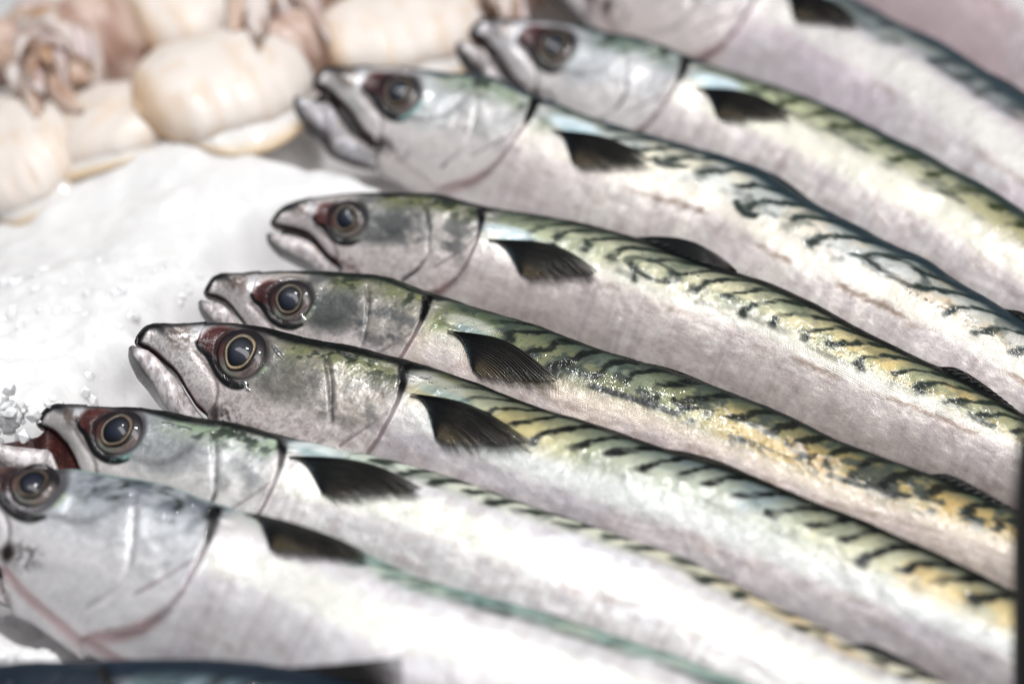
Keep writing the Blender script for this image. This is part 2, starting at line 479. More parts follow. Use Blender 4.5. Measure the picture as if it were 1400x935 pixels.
def paint(S, x, th, y, n, P):
    """pigment (0..255) and relief (head lengths) of the skin"""
    near = n >= 0
    K = P.get('speck', .5)
    t = np.abs(((th + np.pi) % (2 * np.pi)) - np.pi) / np.pi        # 0 back .. 1 belly
    sd = P['seed'] + np.where(near, 0, 50)
    sd = P['seed']
    yy = y + np.where(near, 0, 3.0)
    nA = fbm(x * 6.5, yy * 8, sd); nB = fbm(x * 16, yy * 24, sd + 7); nC = fbm(x * 48, yy * 60, sd + 13); nS = fbm(x * 40, yy * 4, sd + 21)
    nP = fbm(x * 110, yy * 120, sd + 31, 2)
    relief = np.zeros_like(x)
    body = sstep(.98, 1.14, x + .05 * (t - .4))
    # ---- belly and flank
    c = np.zeros(x.shape + (3,)) + np.array(P['belly'], float)
    c = lay(c, P['belly_b'], sstep(.42, .68, nA) * .7)
    c = lay(c, (174, 164, 167), sstep(.45, .72, nS) * .45)
    c = lay(c, (150, 130, 128), sstep(.56, .75, nB) * .28)
    c = lay(c, P['tint'], sstep(.35, .7, fbm(x * 2.2, yy * 6, sd + 3)) * P.get('tint_w', .35))
    # ---- pale band under the stripes
    band = sstep(.26, .34, t) * sstep(.47, .40, t) * body
    c = lay(c, P['band'], band * (.55 + .5 * nA))
    # ---- back
    xs = P['back']
    bcol = np.stack([np.interp(x, [q[0] for q in xs], [q[1][k] for q in xs]) for k in range(3)], -1)
    bcol = lay(bcol, P['back_b'], sstep(.40, .62, fbm(x * 4.5, t * 9, sd + 9)) * .75)
    bcol = lay(bcol, (58, 66, 62), sstep(.48, .70, nB) * P.get('mottle', .5))
    tb = P.get('t_back', .33)
    backm = sstep(tb + .05, tb - .05, t + .05 * (nA - .5)) * body
    c = lay(c, bcol, backm)
    c = lay(c, P.get('upper_c', (40, 49, 44)), backm * sstep(.27, .09, t + .07 * (nB - .5)) * P.get('upper_w', .65))
    # ---- wavy bars
    sp = P.get('pitch', .125)
    wob = P.get('wobble', .9) * (fbm(x * 2.6, t * 5, sd + 40, 2) - .5) + .5 * (fbm(x * 9, t * 16, sd + 41, 2) - .5)
    g = P.get('sweep', .17) * (np.clip(.34 - t, 0, .34) / .24) ** 1.7
    ph = (x - g) / sp + wob * .9
    k = np.floor(ph); f = ph - k
    r1 = _hash(k, k * 0 + 1, sd); r2 = _hash(k, k * 0 + 2, sd); r3 = _hash(k, k * 0 + 3, sd)
    te = P.get('t_end', .31) + .09 * (r1 - .5) + .02 * (nB - .5)
    wid = (.105 + .055 * r2) * P.get('bar_w', 1.0) * (1 + P.get('top_w', .7) * sstep(.28, .1, t)) * (1 + .35 * sstep(te - .07, te - .02, t))
    dist = np.abs(f - .5)
    bar = sstep(wid + .08, wid - .08, dist + .22 * (nC - .5) + .10 * (nP - .5)) * sstep(te + .012, te - .018, t)
    # some neighbours run together underneath into loops
    arc = te - .045 * (1 - (2 * f - 1) ** 2) * 0 - .012
    loop = sstep(.022, .008, np.abs(t - (arc + .02 * np.cos((f - .5) * np.pi)))) * (r3 > 1 - P.get('loops', .3))
    bar = np.maximum(bar, loop * sstep(.06, .14, t))
    # gaps in the bars
    bar = bar * (1 - P.get('gaps', .6) * sstep(.55, .72, fbm(x * 7, t * 20, sd + 60)) * sstep(.12, .2, t))
    for (rx_, rt_, ra_, rb_) in P.get('rings', []):
        dd = np.hypot((x - rx_) / ra_, (t - rt_) / rb_) + .18 * (nB - .5) + .2 * (nA - .5)
        bar = np.where(dd < .78, bar * sstep(.55, .8, dd), bar)
        bar = np.maximum(bar, sstep(.30, .10, np.abs(dd - 1)) * (.6 + .4 * sstep(.4, .6, nB)))
    bar = bar * sstep(1.12, 1.5, x + .35 * (nA - .5))
    barm = bar * P.get('bar_k', .97)
    c = lay(c, P.get('bar_c', (10, 14, 14)), barm * body)
    # dark line of blotches along the side line and the broken brown line below it
    ll = sstep(.022, .006, np.abs(t - (P.get('t_end', .31) + .015 + .02 * (fbm(x * 3, x * 0, sd + 70) - .5))))
    c = lay(c, (52, 56, 54), ll * sstep(.45, .62, fbm(x * 8, x * 0 + 3, sd + 71)) * P.get('side_line', .5) * body)
    dl = sstep(.022, .0, np.abs(t - (.455 + .035 * (fbm(x * 2, x * 0, sd + 74) - .5) + .03 * (nC - .5) + .02 * (nB - .5))))
    c = lay(c, (142, 124, 112), dl * sstep(.42, .66, fbm(x * 6, x * 0 + 9, sd + 75)) * P.get('dot_line', .5) * sstep(1.5, 1.9, x))
    # smudges on the flank
    c = lay(c, (140, 124, 120), sstep(.58, .72, fbm(x * 4, t * 16, sd + 77)) * sstep(.42, .5, t) * sstep(.75, .6, t) * .2 * body)
    # =========================== head
    wx = sstep(1.0, .55, x)
    ex, ey = P['eye_shift']
    X = x - ex * wx; Y = y - ey * wx
    headm = (1 - body)
    H0 = headm
    m = sstep(.13, .33, X) * H0                                     # cheeks
    c = lay(c, P['cheek'], H0 * .85)
    c = lay(c, P.get('jowl', (220, 211, 209)), H0 * sstep(.06, -.07, Y + .12 * (nA - .5)) * .95)
    dk = P.get('head_dark', .6)
    c = lay(c, (70, 74, 76), H0 * sstep(.38, .64, nB + .25 * (Y - .02)) * sstep(-.13, .03, Y) * sstep(.42, .52, X) * dk)
    c = lay(c, (140, 126, 118), H0 * sstep(.45, .7, nC) * sstep(.40, .5, X) * .5 * K)
    c = lay(c, (90, 84, 82), H0 * sstep(.60, .72, nP) * .30 * K)
    up_ = sstep(-.10, .08, Y + .10 * (nA - .5)) * sstep(.40, .5, X)
    c = lay(c, P.get('temple', (120, 128, 130)), H0 * up_ * .35)
    dkm = sstep(1.15, .5, np.hypot((X - .63) / .17, (Y - .045) / .10) + .7 * (nA - .5) + .4 * (nB - .5))
    c = lay(c, (50, 54, 56), H0 * dkm * np.clip(dk * .95 - .1, 0, 1))
    # temple colour behind the eye, ending in a soft curved edge
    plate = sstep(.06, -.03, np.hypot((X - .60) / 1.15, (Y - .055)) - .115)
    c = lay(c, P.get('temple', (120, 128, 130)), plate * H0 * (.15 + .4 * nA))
    da, pa = seg_dist(X, Y, CHEEKARC)
    c = lay(c, (64, 62, 64), sstep(.022, .002, da) * .42 * H0 * (.3 + nB))
    # green gold crown
    top_t = t + .05 * (nB - .5)
    crown = sstep(.52, .64, X) * sstep(.36, .22, top_t) * sstep(1.1, 1.0, x)
    c = lay(c, P.get('crown', (108, 112, 82)), crown * (.35 + .8 * sstep(.35, .65, nB)) * H0)
    c = lay(c, (186, 176, 100), crown * sstep(.56, .74, nC) * P.get('fleck', .3))
    c = lay(c, (30, 38, 32), crown * sstep(.52, .66, fbm(x * 22, t * 22, sd + 90)) * .8)
    # snout
    sn = sstep(.40, .22, X)
    c = lay(c, P.get('snout', (206, 198, 198)), sn * H0 * .8)
    c = lay(c, (160, 154, 156), sn * sstep(.40, .62, nB) * .3)
    c = lay(c, (92, 78, 70), sn * sstep(.06, .0, np.hypot((x - .155) / 1.4, y - .05) - .02) * sstep(.3, .6, nC) * .8)
    c = lay(c, (60, 58, 60), sn * sstep(.56, .66, nP) * .30 * K)
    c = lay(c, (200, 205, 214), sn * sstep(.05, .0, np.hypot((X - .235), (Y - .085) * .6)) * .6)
    c = lay(c, (24, 25, 28), sstep(.16, .06, x) * sstep(.012, .05, y - fbot(x) - .025 - .03 * nA) * sstep(.02, .0, ftop(x) - y - .05))
    dsn = ftop(x) - y
    c = lay(c, (20, 21, 24), sstep(.034, .008, dsn - .025 * (nA - .3)) * sstep(.62, .3, X))
    lip = np.abs(y - fbot(x)) + 0 * x
    c = lay(c, (34, 32, 36), sstep(.016, .003, lip) * sstep(.40, .36, x))
    c = lay(c, (70, 26, 26), sstep(.84, .93, t) * sstep(.40, .34, x))            # roof of the mouth
    # maxilla plate
    dm, pm = seg_dist(X, Y, MAXEND)
    c = lay(c, (96, 84, 82), sstep(.014, .0, dm) * .55 * H0)
    relief += sstep(.0, .03, np.where(X < np.interp(-Y, [0, .042, .081, .12, .17, .3], [.25, .315, .375, .405, .412, .38]), dm, 0)) * .005 * (X < .43)
    # jaw corner
    c = lay(c, (40, 34, 34), sstep(.045, .01, np.hypot(X - .425, (Y + .195) * .9)) * (.5 + nB) * .9)
    c = lay(c, (44, 40, 40), sstep(.09, .02, np.hypot((X - .50) * .8, (Y + .19) * 1.3)) * sstep(.4, .62, nC) * .6)
    # ---- dark ridge of the back
    td = (P.get('t_dark', .085) * (.8 + .35 * sstep(1.0, 2.2, x))) * body + P.get('t_head', .18) * (1 - body) * (.55 + .45 * sstep(.2, .6, x)) + .05 * (nA - .5) * body + .02 * (nC - .5)
    c = lay(c, P.get('ridge_c', (9, 12, 13)), sstep(td + .04, td - .02, t) * (1 - .12 * nB))
    # red wedge before the eye, dark brim below
    red = soft_poly(X, Y, REDP, .014)
    c = lay(c, P.get('wedge', (66, 31, 31)), red * .95)
    c = lay(c, (50, 24, 26), red * sstep(.45, .65, nB) * .6)
    do, po = seg_dist(X, Y, ORBIT)
    wo = .006 + .012 * np.sin(np.pi * np.clip(po, 0, 1) ** 1.4)
    c = lay(c, (14, 14, 17), sstep(wo + .007, wo - .004, do) * .96)
    reye = np.hypot(x - P['eye'][0], y - P['eye'][1])
    c = lay(c, (34, 30, 34), sstep(.13, .10, reye) * .6)
    relief -= sstep(.115, .085, reye) * .012
    relief += sstep(.03, .0, np.abs(reye - .125)) * .001
    # teal and yellow wisps under and behind the eye
    ws = sstep(.02, .0, np.abs(reye - .122)) * (x > P['eye'][0] + .02) * (y < P['eye'][1] - .0)
    c = lay(c, P.get('wisp', (150, 165, 140)), ws * (.1 + .8 * sstep(.45, .65, nB)))
    # preopercle groove, gill cover's edge, lower seam
    d1, p1 = seg_dist(x, y, PREOP)
    c = lay(c, (46, 42, 46), sstep(.012, .001, d1 - .004 * nC) * (.10 + .90 * sstep(.42, .66, fbm(x * 9, yy * 12, sd + 95))) * P.get('preop', .75))
    relief -= sstep(.018, .0, d1) * .006
    d2, p2 = seg_dist(x, y, OPERC)
    wc = .017 * np.clip(1 - p2 / .20, 0, 1) ** .7 + .0005
    c = lay(c, (13, 13, 15), sstep(wc + .008, wc - .004, d2 - .004 * nC) * sstep(.21, .15, p2))
    c = lay(c, P.get('gill_line', (164, 136, 142)), sstep(.009, .001, d2) * sstep(.12, .22, p2) * sstep(1.0, P.get('gill_fade', .5), p2) * .5)
    c = lay(c, P.get('gill_red', (178, 120, 122)), sstep(.035, .006, d2) * sstep(.5, .66, p2) * sstep(1.0, .9, p2) * P.get('gill_red_w', .3))
    d3, p3 = seg_dist(x, y, INTER)
    c = lay(c, (124, 108, 112), sstep(.009, .001, d3) * .6)
    relief -= sstep(.012, .0, d3) * .003
    d4, p4 = seg_dist(x, y, ISTH)
    c = lay(c, P.get('isth', (150, 124, 124)), sstep(.03, .004, d4) * P.get('isth_w', .45) * headm)
    relief -= sstep(.02, .0, d4) * .006
    # the cover stands proud of the shoulder
    ox = np.interp(y, [-.305, -.2, -.13, -.05, .04, .108, .171, .222], [.78, .99, 1.045, 1.072, 1.078, 1.071, 1.049, 1.014])
    relief += sstep(.012, -.006, x - ox) * sstep(.55, .8, x) * sstep(.27, .21, y) * .016
    relief += sstep(.16, .0, np.where(x < ox, ox - x, 1)) * sstep(.26, .18, y) * .006
    # pale shoulder above the fin's root
    px0, py0 = P['pec0']
    a_ = np.array(P['pec_dir']); b_ = np.array([-a_[1], a_[0]])
    lx = (x - px0) * a_[0] + (y - py0) * a_[1]; ly = (x - px0) * b_[0] + (y - py0) * b_[1]
    sh = sstep(1.15, .55, np.hypot((lx - .075) / .155, (ly - .062) / .045 + .0 * lx))
    c = lay(c, P.get('shoulder', (214, 220, 226)), sh * P.get('shoulder_w', .75))
    c = lay(c, (212, 206, 204), sstep(1.1, .6, np.hypot((lx - .03) / .11, (ly + .07) / .1)) * P.get('root_w', .5))
    c = lay(c, (70, 110, 118), sstep(.03, .0, np.abs(ly - .03 - .02 * nA)) * sstep(.0, .05, lx) * sstep(.3, .2, lx) * .35)
    # temple ridge holding the wet film
    d5, p5 = seg_dist(X * 0 + x, y + .008 * (nA - .5), RIDGE)
    relief += sstep(.011, .0, d5) * .0055 * sstep(0, .1, p5) * sstep(1, .9, p5)
    # gentle dents so that light breaks up
    relief += (nA - .5) * .012 + (nB - .5) * .003
    relief += (nP - .5) * .0012 * headm
    scaly = sstep(1.05, 1.5, x) * sstep(.52, .36, t)
    relief = np.where(near, relief, relief * .3)
    # ends of the relief fade out at the tail
    gloss = .12 + .88 * sstep(.08, .26, t)
    gloss = gloss * (.35 + .65 * sstep(40, 130, c.mean(-1)))
    return c, relief * sstep(5.2, 4.6, x), scaly, gloss

def fish(key, P):
    """one whole mackerel: body, lower jaw, eye, fins and tail"""
    S = Spine(P['sil'], P['opx'], lean=P.get('lean', 48.0), lift=P.get('lift', .15), tail_lean=P.get('tail_lean'))
    H = S.H
    rng = np.random.default_rng(P['seed'])
    base = S.at(np.array([1.0]))[0][0].copy(); base[2] = 0.0
    root = empty('mackerel', base)
    tag(root, P['label'], 'fish', 'mackerel laid side by side on the ice')
    P['eye'] = S.flank_point(*P['eye_px']) if 'eye_px' in P else (.428, .044)
    P['eye_shift'] = (P['eye'][0] - .428, P['eye'][1] - .044)
    P['pec0'] = S.flank_point(*P['pec_px'][0]) if 'pec_px' in P else (1.10, .147)
    tip = S.flank_point(*P['pec_px'][1]) if 'pec_px' in P else (1.645, .162)
    v = np.array(tip) - np.array(P['pec0']); pl = np.linalg.norm(v); P['pec_dir'] = tuple(v / pl)
    print(key, 'H %.3f' % H, 'eye', np.round(P['eye'], 3), 'pec', np.round(P['pec0'], 3), np.round(tip, 3))
    # ---- body
    q = P.get('fine', 1.0)
    xs = np.concatenate([np.linspace(0, .45, int(150 * q)) , np.linspace(.45, 1.15, int(170 * q))[1:], np.linspace(1.15, 3.9, int(330 * q))[1:], np.linspace(3.9, 5.2, 26)[1:]])
    xs[0] = 0.0
    th = np.concatenate([np.linspace(-.22, np.pi * .86, int(190 * q)), np.linspace(np.pi * .86, 2 * np.pi - .22, int(46 * max(q, .7)))[1:-1]])
    gx, gt = np.meshgrid(xs, th, indexing='ij')
    y, n = section(gx, gt)
    c, rel, scaly, gloss = paint(S, gx, gt, y, n, P)
    # push the relief out along the section's own normal
    a, b = np.maximum((ftop(gx) - fbot(gx)) / 2, .01), np.maximum(fhw(gx), .01)
    ny_, nn_ = np.cos(gt) / a, np.sin(gt) / b
    ln = np.hypot(ny_, nn_)
    y2, n2 = y + rel * ny_ / ln, n + rel * nn_ / ln
    V = S.p(gx, y2, n2)
    arc = np.concatenate([np.zeros((len(xs), 1)), np.cumsum(np.hypot(np.diff(y, axis=1), np.diff(n, axis=1)), 1)], 1)
    fl = np.stack([gx * H * 1000 + P['seed'] * 37, arc * H * 1000, scaly], -1)
    nx, nt_ = gx.shape
    vv = V.reshape(-1, 3); cc = np.concatenate([s2l(c.reshape(-1, 3)), gloss.reshape(-1, 1)], 1); ff = fl.reshape(-1, 3)
    quads = grid_quads(nx, nt_, wrap=True)[:, ::-1]
    # caps at snout and tail
    vv = np.concatenate([vv, V[0].mean(0)[None], V[-1].mean(0)[None]]); cc = np.concatenate([cc, cc[:1], cc[-1:]]); ff = np.concatenate([ff, ff[:1], ff[-1:]])
    j = np.arange(nt_); j2 = (j + 1) % nt_
    i0, i1 = nx * nt_, nx * nt_ + 1
    tris = np.concatenate([np.stack([np.full(nt_, i0), j, j2], 1), np.stack([np.full(nt_, i1), (nx - 1) * nt_ + j2, (nx - 1) * nt_ + j], 1)])
    mesh_object('body', vv, quads, SKIN, root, base, cc, ff, tris)
    # ---- lower jaw
    up = smooth_poly([(-.016, -.006), (.03, -.034), (.07, -.052), (.12, -.07), (.17, -.088), (.218, -.116), (.26, -.152), (.31, -.190), (.36, -.215), (.43, -.24)], 60)
    dn = smooth_poly([(-.026, -.012), (-.024, -.045), (-.006, -.085), (.03, -.135), (.08, -.17), (.13, -.195), (.19, -.222), (.26, -.252), (.34, -.284), (.46, -.315)], 60)
    al = math.radians(P.get('gape', 0.0))
    def swing(p):
        j0 = np.array([.39, -.215]); d = p - j0
        return np.stack([j0[0] + d[:, 0] * math.cos(al) - d[:, 1] * math.sin(al), j0[1] + d[:, 0] * math.sin(al) + d[:, 1] * math.cos(al)], 1) + np.array(P.get('jaw_fwd', (0, 0)))
    up, dn = swing(up), swing(dn)
    qq = np.linspace(0, 1, 60)
    bw = np.interp(qq, [0, .04, .12, .3, .55, .8, 1], [.012, .036, .060, .086, .108, .112, .09])
    dn = dn - np.stack([qq * 0 + .3, qq * 0 + 1], 1) * (np.sin(np.pi * qq) * P.get('jaw_deep', 0.0))[:, None]
    ph = np.linspace(0, 2 * np.pi, 48, endpoint=False)
    Y = (1 + np.cos(ph)) / 2
    px_ = dn[:, None, 0] + (up - dn)[:, None, 0] * Y[None]; py_ = dn[:, None, 1] + (up - dn)[:, None, 1] * Y[None]
    pn = bw[:, None] * np.sign(np.sin(ph)) * np.abs(np.sin(ph)) ** .42
    sd = P['seed']
    nA = fbm(px_ * 14, py_ * 14, sd + 100); nB = fbm(px_ * 60, py_ * 60, sd + 101); nL = fbm(px_ * 20 + py_ * 40, py_ * 60 - px_ * 60, sd + 102)
    pn = pn * (1 + .05 * (nA - .5))
    cap = flank_n(np.clip(px_, .02, 5), py_) + .004
    wq = sstep(.30, .40, px_)
    pn = np.sign(pn) * (np.abs(pn) * (1 - wq) + np.minimum(np.abs(pn), cap) * wq)
    jc = np.zeros(px_.shape + (3,)) + np.array(P.get('jaw', (216, 210, 212)), float)
    jc = lay(jc, (150, 140, 140), sstep(.4, .65, nL) * .6)
    jc = lay(jc, (110, 98, 96), sstep(.6, .72, nB) * .5)
    jc = lay(jc, (176, 140, 110), sstep(.1, .0, np.abs(Y[None] - .8)) * sstep(.5, .65, nA) * .5)
    jc = lay(jc, (40, 38, 42), sstep(.07, .01, Y[None] + 0 * px_) * .8)
    jc = lay(jc, (34, 32, 36), sstep(.95, .995, Y[None] + 0 * px_))  # dark mouth gap painted onto the jaw's upper edge
    jc = lay(jc, (52, 50, 54), sstep(.07, .0, qq[:, None] + 0 * px_) * .7)
    jc = lay(jc, (66, 28, 26), (sstep(.96, 1.0, Y[None] + 0 * px_)) * sstep(.05, .15, qq[:, None] + 0 * px_) * (1 if P.get('gape', 0) > 8 else 0))
    JV = S.p(px_, py_, pn)
    jf = np.stack([px_ * H * 1000, py_ * H * 1000 + 300, px_ * 0], -1)
    vv = np.concatenate([JV.reshape(-1, 3), JV[0].mean(0)[None]])
    tr = np.stack([np.full(48, 60 * 48), np.arange(48), (np.arange(48) + 1) % 48], 1)
    cc = np.concatenate([s2l(jc.reshape(-1, 3)), np.full((60 * 48, 1), .7)], 1)
    mesh_object('lower_jaw', vv, grid_quads(60, 48, True), SKIN, root, base, np.concatenate([cc, cc[:1]]), np.concatenate([jf.reshape(-1, 3), jf[0, :1]]), tr[:, ::-1])
    # ---- lining sheet added across the gape, coloured as the mouth's dark hollow
    if P.get('gape', 0) > 3:
        tq = np.linspace(.06, .37, 30); uq = np.linspace(.10, .92, 30)
        lo = np.stack([np.interp(uq, qq, up[:, 0]), np.interp(uq, qq, up[:, 1])], 1)
        hi = np.stack([tq, fbot(tq) + .012], 1)
        ml = np.linspace(0, 1, 8)[None, :, None]
        g_ = hi[:, None] * (1 - ml) + lo[:, None] * ml
        g_[..., 0] += .03 * np.sin(np.pi * ml[..., 0]) * (1 - np.linspace(0, 1, 30)[:, None])
        mn = fhw(np.clip(g_[..., 0], .03, 1)) * .45
        lc = np.zeros(g_.shape[:2] + (3,)) + np.array(P.get('lining', (22, 14, 15)), float)
        lc = lay(lc, P.get('lining_b', (56, 40, 40)), sstep(.5, .7, fbm(g_[..., 0] * 40, g_[..., 1] * 30, sd + 110)) * .5)
        qd = grid_quads(30, 8)
        V1, V2 = S.p(g_[..., 0], g_[..., 1], mn).reshape(-1, 3), S.p(g_[..., 0], g_[..., 1], -mn).reshape(-1, 3)
        bi = np.arange(8)
        rim = np.stack([bi[:-1], bi[1:], bi[1:] + 240, bi[:-1] + 240], 1)
        lcol = np.concatenate([s2l(lc.reshape(-1, 3)), np.full((240, 1), .5)], 1)
        lf = np.stack([g_[..., 0] * H * 1000, g_[..., 1] * H * 1000, mn * 0], -1).reshape(-1, 3)
        mesh_object('mouth_lining', np.concatenate([V1, V2]), np.concatenate([qd, qd[:, ::-1] + 240, rim]), SKIN, root, base, np.concatenate([lcol, lcol]), np.concatenate([lf, lf]))
    # ---- eye: silver ball, gold ring, dark pupil, following the cheek's curve
    e0 = np.array(P['eye'])
    def disc(r0, r1, height, nr=18, na=72, ell=(1, 1), cen=(0, 0), wob=0.0):
        r = np.linspace(0, 1, nr)[:, None]; a = np.linspace(0, 2 * np.pi, na, endpoint=False)[None]
        rr = (r0 + (r1 - r0) * r) * (1 + wob * (np.sin(2 * a + sd) * .6 + np.sin(3 * a + 2.1 * sd) * .4 + .5 * np.sin(5 * a + sd * 1.7)))
        dx, dy = rr * np.cos(a) * ell[0] + cen[0], rr * np.sin(a) * ell[1] + cen[1]
        x_, y_ = e0[0] + dx, e0[1] + dy
        n_ = flank_n(x_, y_ * 0 + np.minimum(y_, ftop(x_) - .02)) + height(r * np.ones_like(a), a)
        return x_, y_, n_, r * np.ones_like(a), a * np.ones_like(r), dx, dy
    # ball
    k_ = P.get('eye_k', 1.0)
    x_, y_, n_, r, a, dx, dy = disc(.0005, .103 * k_, lambda r, a: -.013 + .017 * np.sqrt(np.clip(1 - r ** 3, 0, 1)) - .004 * (r < .5))
    ec = np.zeros(x_.shape + (3,)) + np.array((78, 72, 72), float)
    nE = fbm(dx * 30, dy * 30, sd + 120); nF = fbm(np.hypot(dx, dy) * 160, a * 2.0, sd + 121)
    ec = lay(ec, P.get('eye_low', (140, 146, 134)), sstep(.1, .9, -np.sin(a + .35)) * .8)
    ec = lay(ec, (128, 106, 98), sstep(.2, .95, np.cos(a + .45)) * .6)
    ec = lay(ec, P.get('wedge', (60, 32, 32)), sstep(.1, .8, -np.cos(a + .4)) * .8)
    ec = lay(ec, (40, 32, 36), sstep(.45, .7, nF) * .45)
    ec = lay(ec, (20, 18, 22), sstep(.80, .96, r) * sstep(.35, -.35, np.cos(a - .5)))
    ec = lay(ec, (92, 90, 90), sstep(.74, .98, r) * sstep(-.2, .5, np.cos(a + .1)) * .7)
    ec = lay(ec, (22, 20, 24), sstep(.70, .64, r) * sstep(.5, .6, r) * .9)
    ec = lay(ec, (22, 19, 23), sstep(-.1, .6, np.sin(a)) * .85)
    ef = np.stack([dx * H * 1000, dy * H * 1000, dx * 0], -1)
    eye = mesh_object('eye', S.p(x_, y_, n_).reshape(-1, 3), grid_quads(18, 72, True)[:, ::-1][:, ::-1], EYE_WHITE, root, base, s2l(ec.reshape(-1, 3)), ef.reshape(-1, 3))
    ell = (.93, 1.06)
    x_, y_, n_, r, a, dx, dy = disc(.051 * k_, .068 * k_, lambda r, a: .001 + .013 * np.sqrt(np.clip(1 - (2 * r - 1) ** 2, 0, 1)), ell=ell, wob=.035, cen=(-.004, .002))
    ic = np.zeros(x_.shape + (3,)) + np.array(P.get('ring', (100, 88, 70)), float)
    ic = lay(ic, (110, 96, 84), sstep(.4, .65, fbm(a * 3, r * 4, sd + 130)) * .7)
    ic = lay(ic, (70, 60, 58), sstep(.3, .9, np.cos(a - 2.2)) * .35)
    ic = lay(ic, (40, 36, 40), sstep(.6, 1.0, r + .25 * (fbm(a * 2.2, r * 0, sd + 131) - .5)) * .85)
    ic = lay(ic, (30, 28, 30), sstep(.3, .0, r) * .8)
    ef = np.stack([dx * H * 1000, dy * H * 1000, dx * 0], -1)
    mesh_object('iris', S.p(x_, y_, n_).reshape(-1, 3), grid_quads(18, 72, True), EYE_IRIS, eye, (0, 0, 0) if False else base, s2l(ic.reshape(-1, 3)), ef.reshape(-1, 3))
    x_, y_, n_, r, a, dx, dy = disc(.0004, .060 * k_, lambda r, a: .004 + .012 * np.sqrt(np.clip(1 - r ** 2, 0, 1)), ell=ell, wob=.035, cen=(-.004, .002))
    pc = np.zeros(x_.shape + (3,)) + np.array(P.get('pupil', (9, 18, 38)), float)  # blue of a reflection painted into the pupil
    pc = lay(pc, (5, 6, 9), sstep(.4, 1.0, r))
    pc = lay(pc, (24, 36, 56), sstep(.45, .7, fbm(dx * 40, dy * 40, sd + 140)) * sstep(.8, .3, r) * .35)
    ef = np.stack([dx * H * 1000, dy * H * 1000, dx * 0], -1)
    mesh_object('pupil', S.p(x_, y_, n_).reshape(-1, 3), grid_quads(18, 72, True), EYE_PUPIL, eye, base, s2l(pc.reshape(-1, 3)), ef.reshape(-1, 3))
    # ---- pectoral fin, a fan of rays
    A = np.array([(1.10, .147), (1.125, .150), (1.155, .146), (1.19, .130), (1.225, .103), (1.29, .045)])      # root
    B = np.array([(1.655, .160), (1.645, .145), (1.60, .122), (1.52, .088), (1.45, .058), (1.365, .034)])     # ray tips
    ns, nr = 150, 40
    s_ = np.linspace(0, 1, ns); r_ = np.linspace(0, 1, nr)
    AA = smooth_poly(A, ns); BB = smooth_poly(B, ns)
    ss, rr = np.meshgrid(s_, r_, indexing='ij')
    px_ = AA[:, None, 0] * (1 - rr) + BB[:, None, 0] * rr; py_ = AA[:, None, 1] * (1 - rr) + BB[:, None, 1] * rr
    bow = np.sin(np.pi * rr) * (.040 * (1 - ss) ** 1.5 + .004)
    py_ = py_ + bow
    rays = 20
    edge = .025 * fbm(ss * 34, ss * 0, sd + 150, 2) * rr ** 3
    px_ = px_ - edge * 1.5
    # move the fan to where this fish carries it
    o0 = np.array([1.10, .147]); d0 = np.array([1.645, .162]) - o0
    k0 = pl / np.linalg.norm(d0); w0 = math.atan2(v[1], v[0]) - math.atan2(d0[1], d0[0])
    k0 = float(np.clip(k0, .8, 1.25)); w0 = float(np.clip(w0, -.35, .35))
    fx, fy = px_ - o0[0], py_ - o0[1]
    px_ = P['pec0'][0] + k0 * (fx * math.cos(w0) - fy * math.sin(w0)); py_ = P['pec0'][1] + k0 * (fx * math.sin(w0) + fy * math.cos(w0))
    py_ = np.minimum(py_, ftop(px_) - .01)
    cor = np.cos(2 * np.pi * rays * (ss + .05 * (fbm(ss * 6, rr * 2, sd + 151) - .5)))
    lift = .010 + .030 * np.sin(rr * np.pi * .62) * (.5 + .5 * (1 - ss)) + P.get('fin_lift', .0) * rr
    pn = flank_n(px_, py_) + lift + .0042 * cor * (.25 + .75 * rr) * (1 - .5 * rr ** 6)
    thick = .006 * (1 - rr * .8) + .0012
    fc = np.zeros(px_.shape + (3,)) + np.array((12, 13, 15), float)
    brown = sstep(.42, .95, ss + .30 * rr - .12 + .15 * (fbm(ss * 5, rr * 3, sd + 152) - .5))
    fc = lay(fc, P.get('fin_low', (150, 132, 100)), brown * (.5 + .34 * cor) * sstep(.05, .35, rr) * sstep(.3, .8, ss))
    fc = lay(fc, (122, 116, 106), sstep(.45, 1.0, cor) * sstep(.10, .45, rr) * .6 * (.4 + .8 * fbm(ss * 9, rr * 5, sd + 155)))  # highlights along the rays painted into the fin's colour
    fc = lay(fc, (84, 76, 64), sstep(.7, 1.0, rr) * (.3 + .3 * cor))
    fc = lay(fc, (58, 92, 100), sstep(.12, .0, rr) * sstep(.15, .5, ss) * sstep(.3, .6, fbm(ss * 12, rr * 9, sd + 153)) * .6)
    fa = 1 - (sstep(.55, 1.0, rr) * .55 + .7 * brown * sstep(.25, .7, rr)) * sstep(.3, -.6, cor) - .45 * sstep(.86, 1, rr) * sstep(.3, .7, fbm(ss * 50, rr * 3, sd + 156))
    def sheet(dn_):
        return S.p(px_, py_, pn + dn_)
    V1, V2 = sheet(thick), sheet(-thick)
    ff = np.stack([px_ * H * 1000, py_ * H * 1000, px_ * 0], -1)
    N1 = ns * nr
    qd = grid_quads(ns, nr)
    # rim
    bi = np.concatenate([np.arange(ns) * nr + nr - 1, (np.arange(nr)[::-1]) + (ns - 1) * nr, np.arange(ns)[::-1] * nr, np.arange(nr)])
    rim = np.stack([bi[:-1], bi[1:], bi[1:] + N1, bi[:-1] + N1], 1); rim = rim[(bi[:-1] != bi[1:])]
    quads = np.concatenate([qd[:, ::-1], qd + N1, rim])
    fcol = np.concatenate([s2l(fc.reshape(-1, 3)), fa.reshape(-1, 1)], 1)
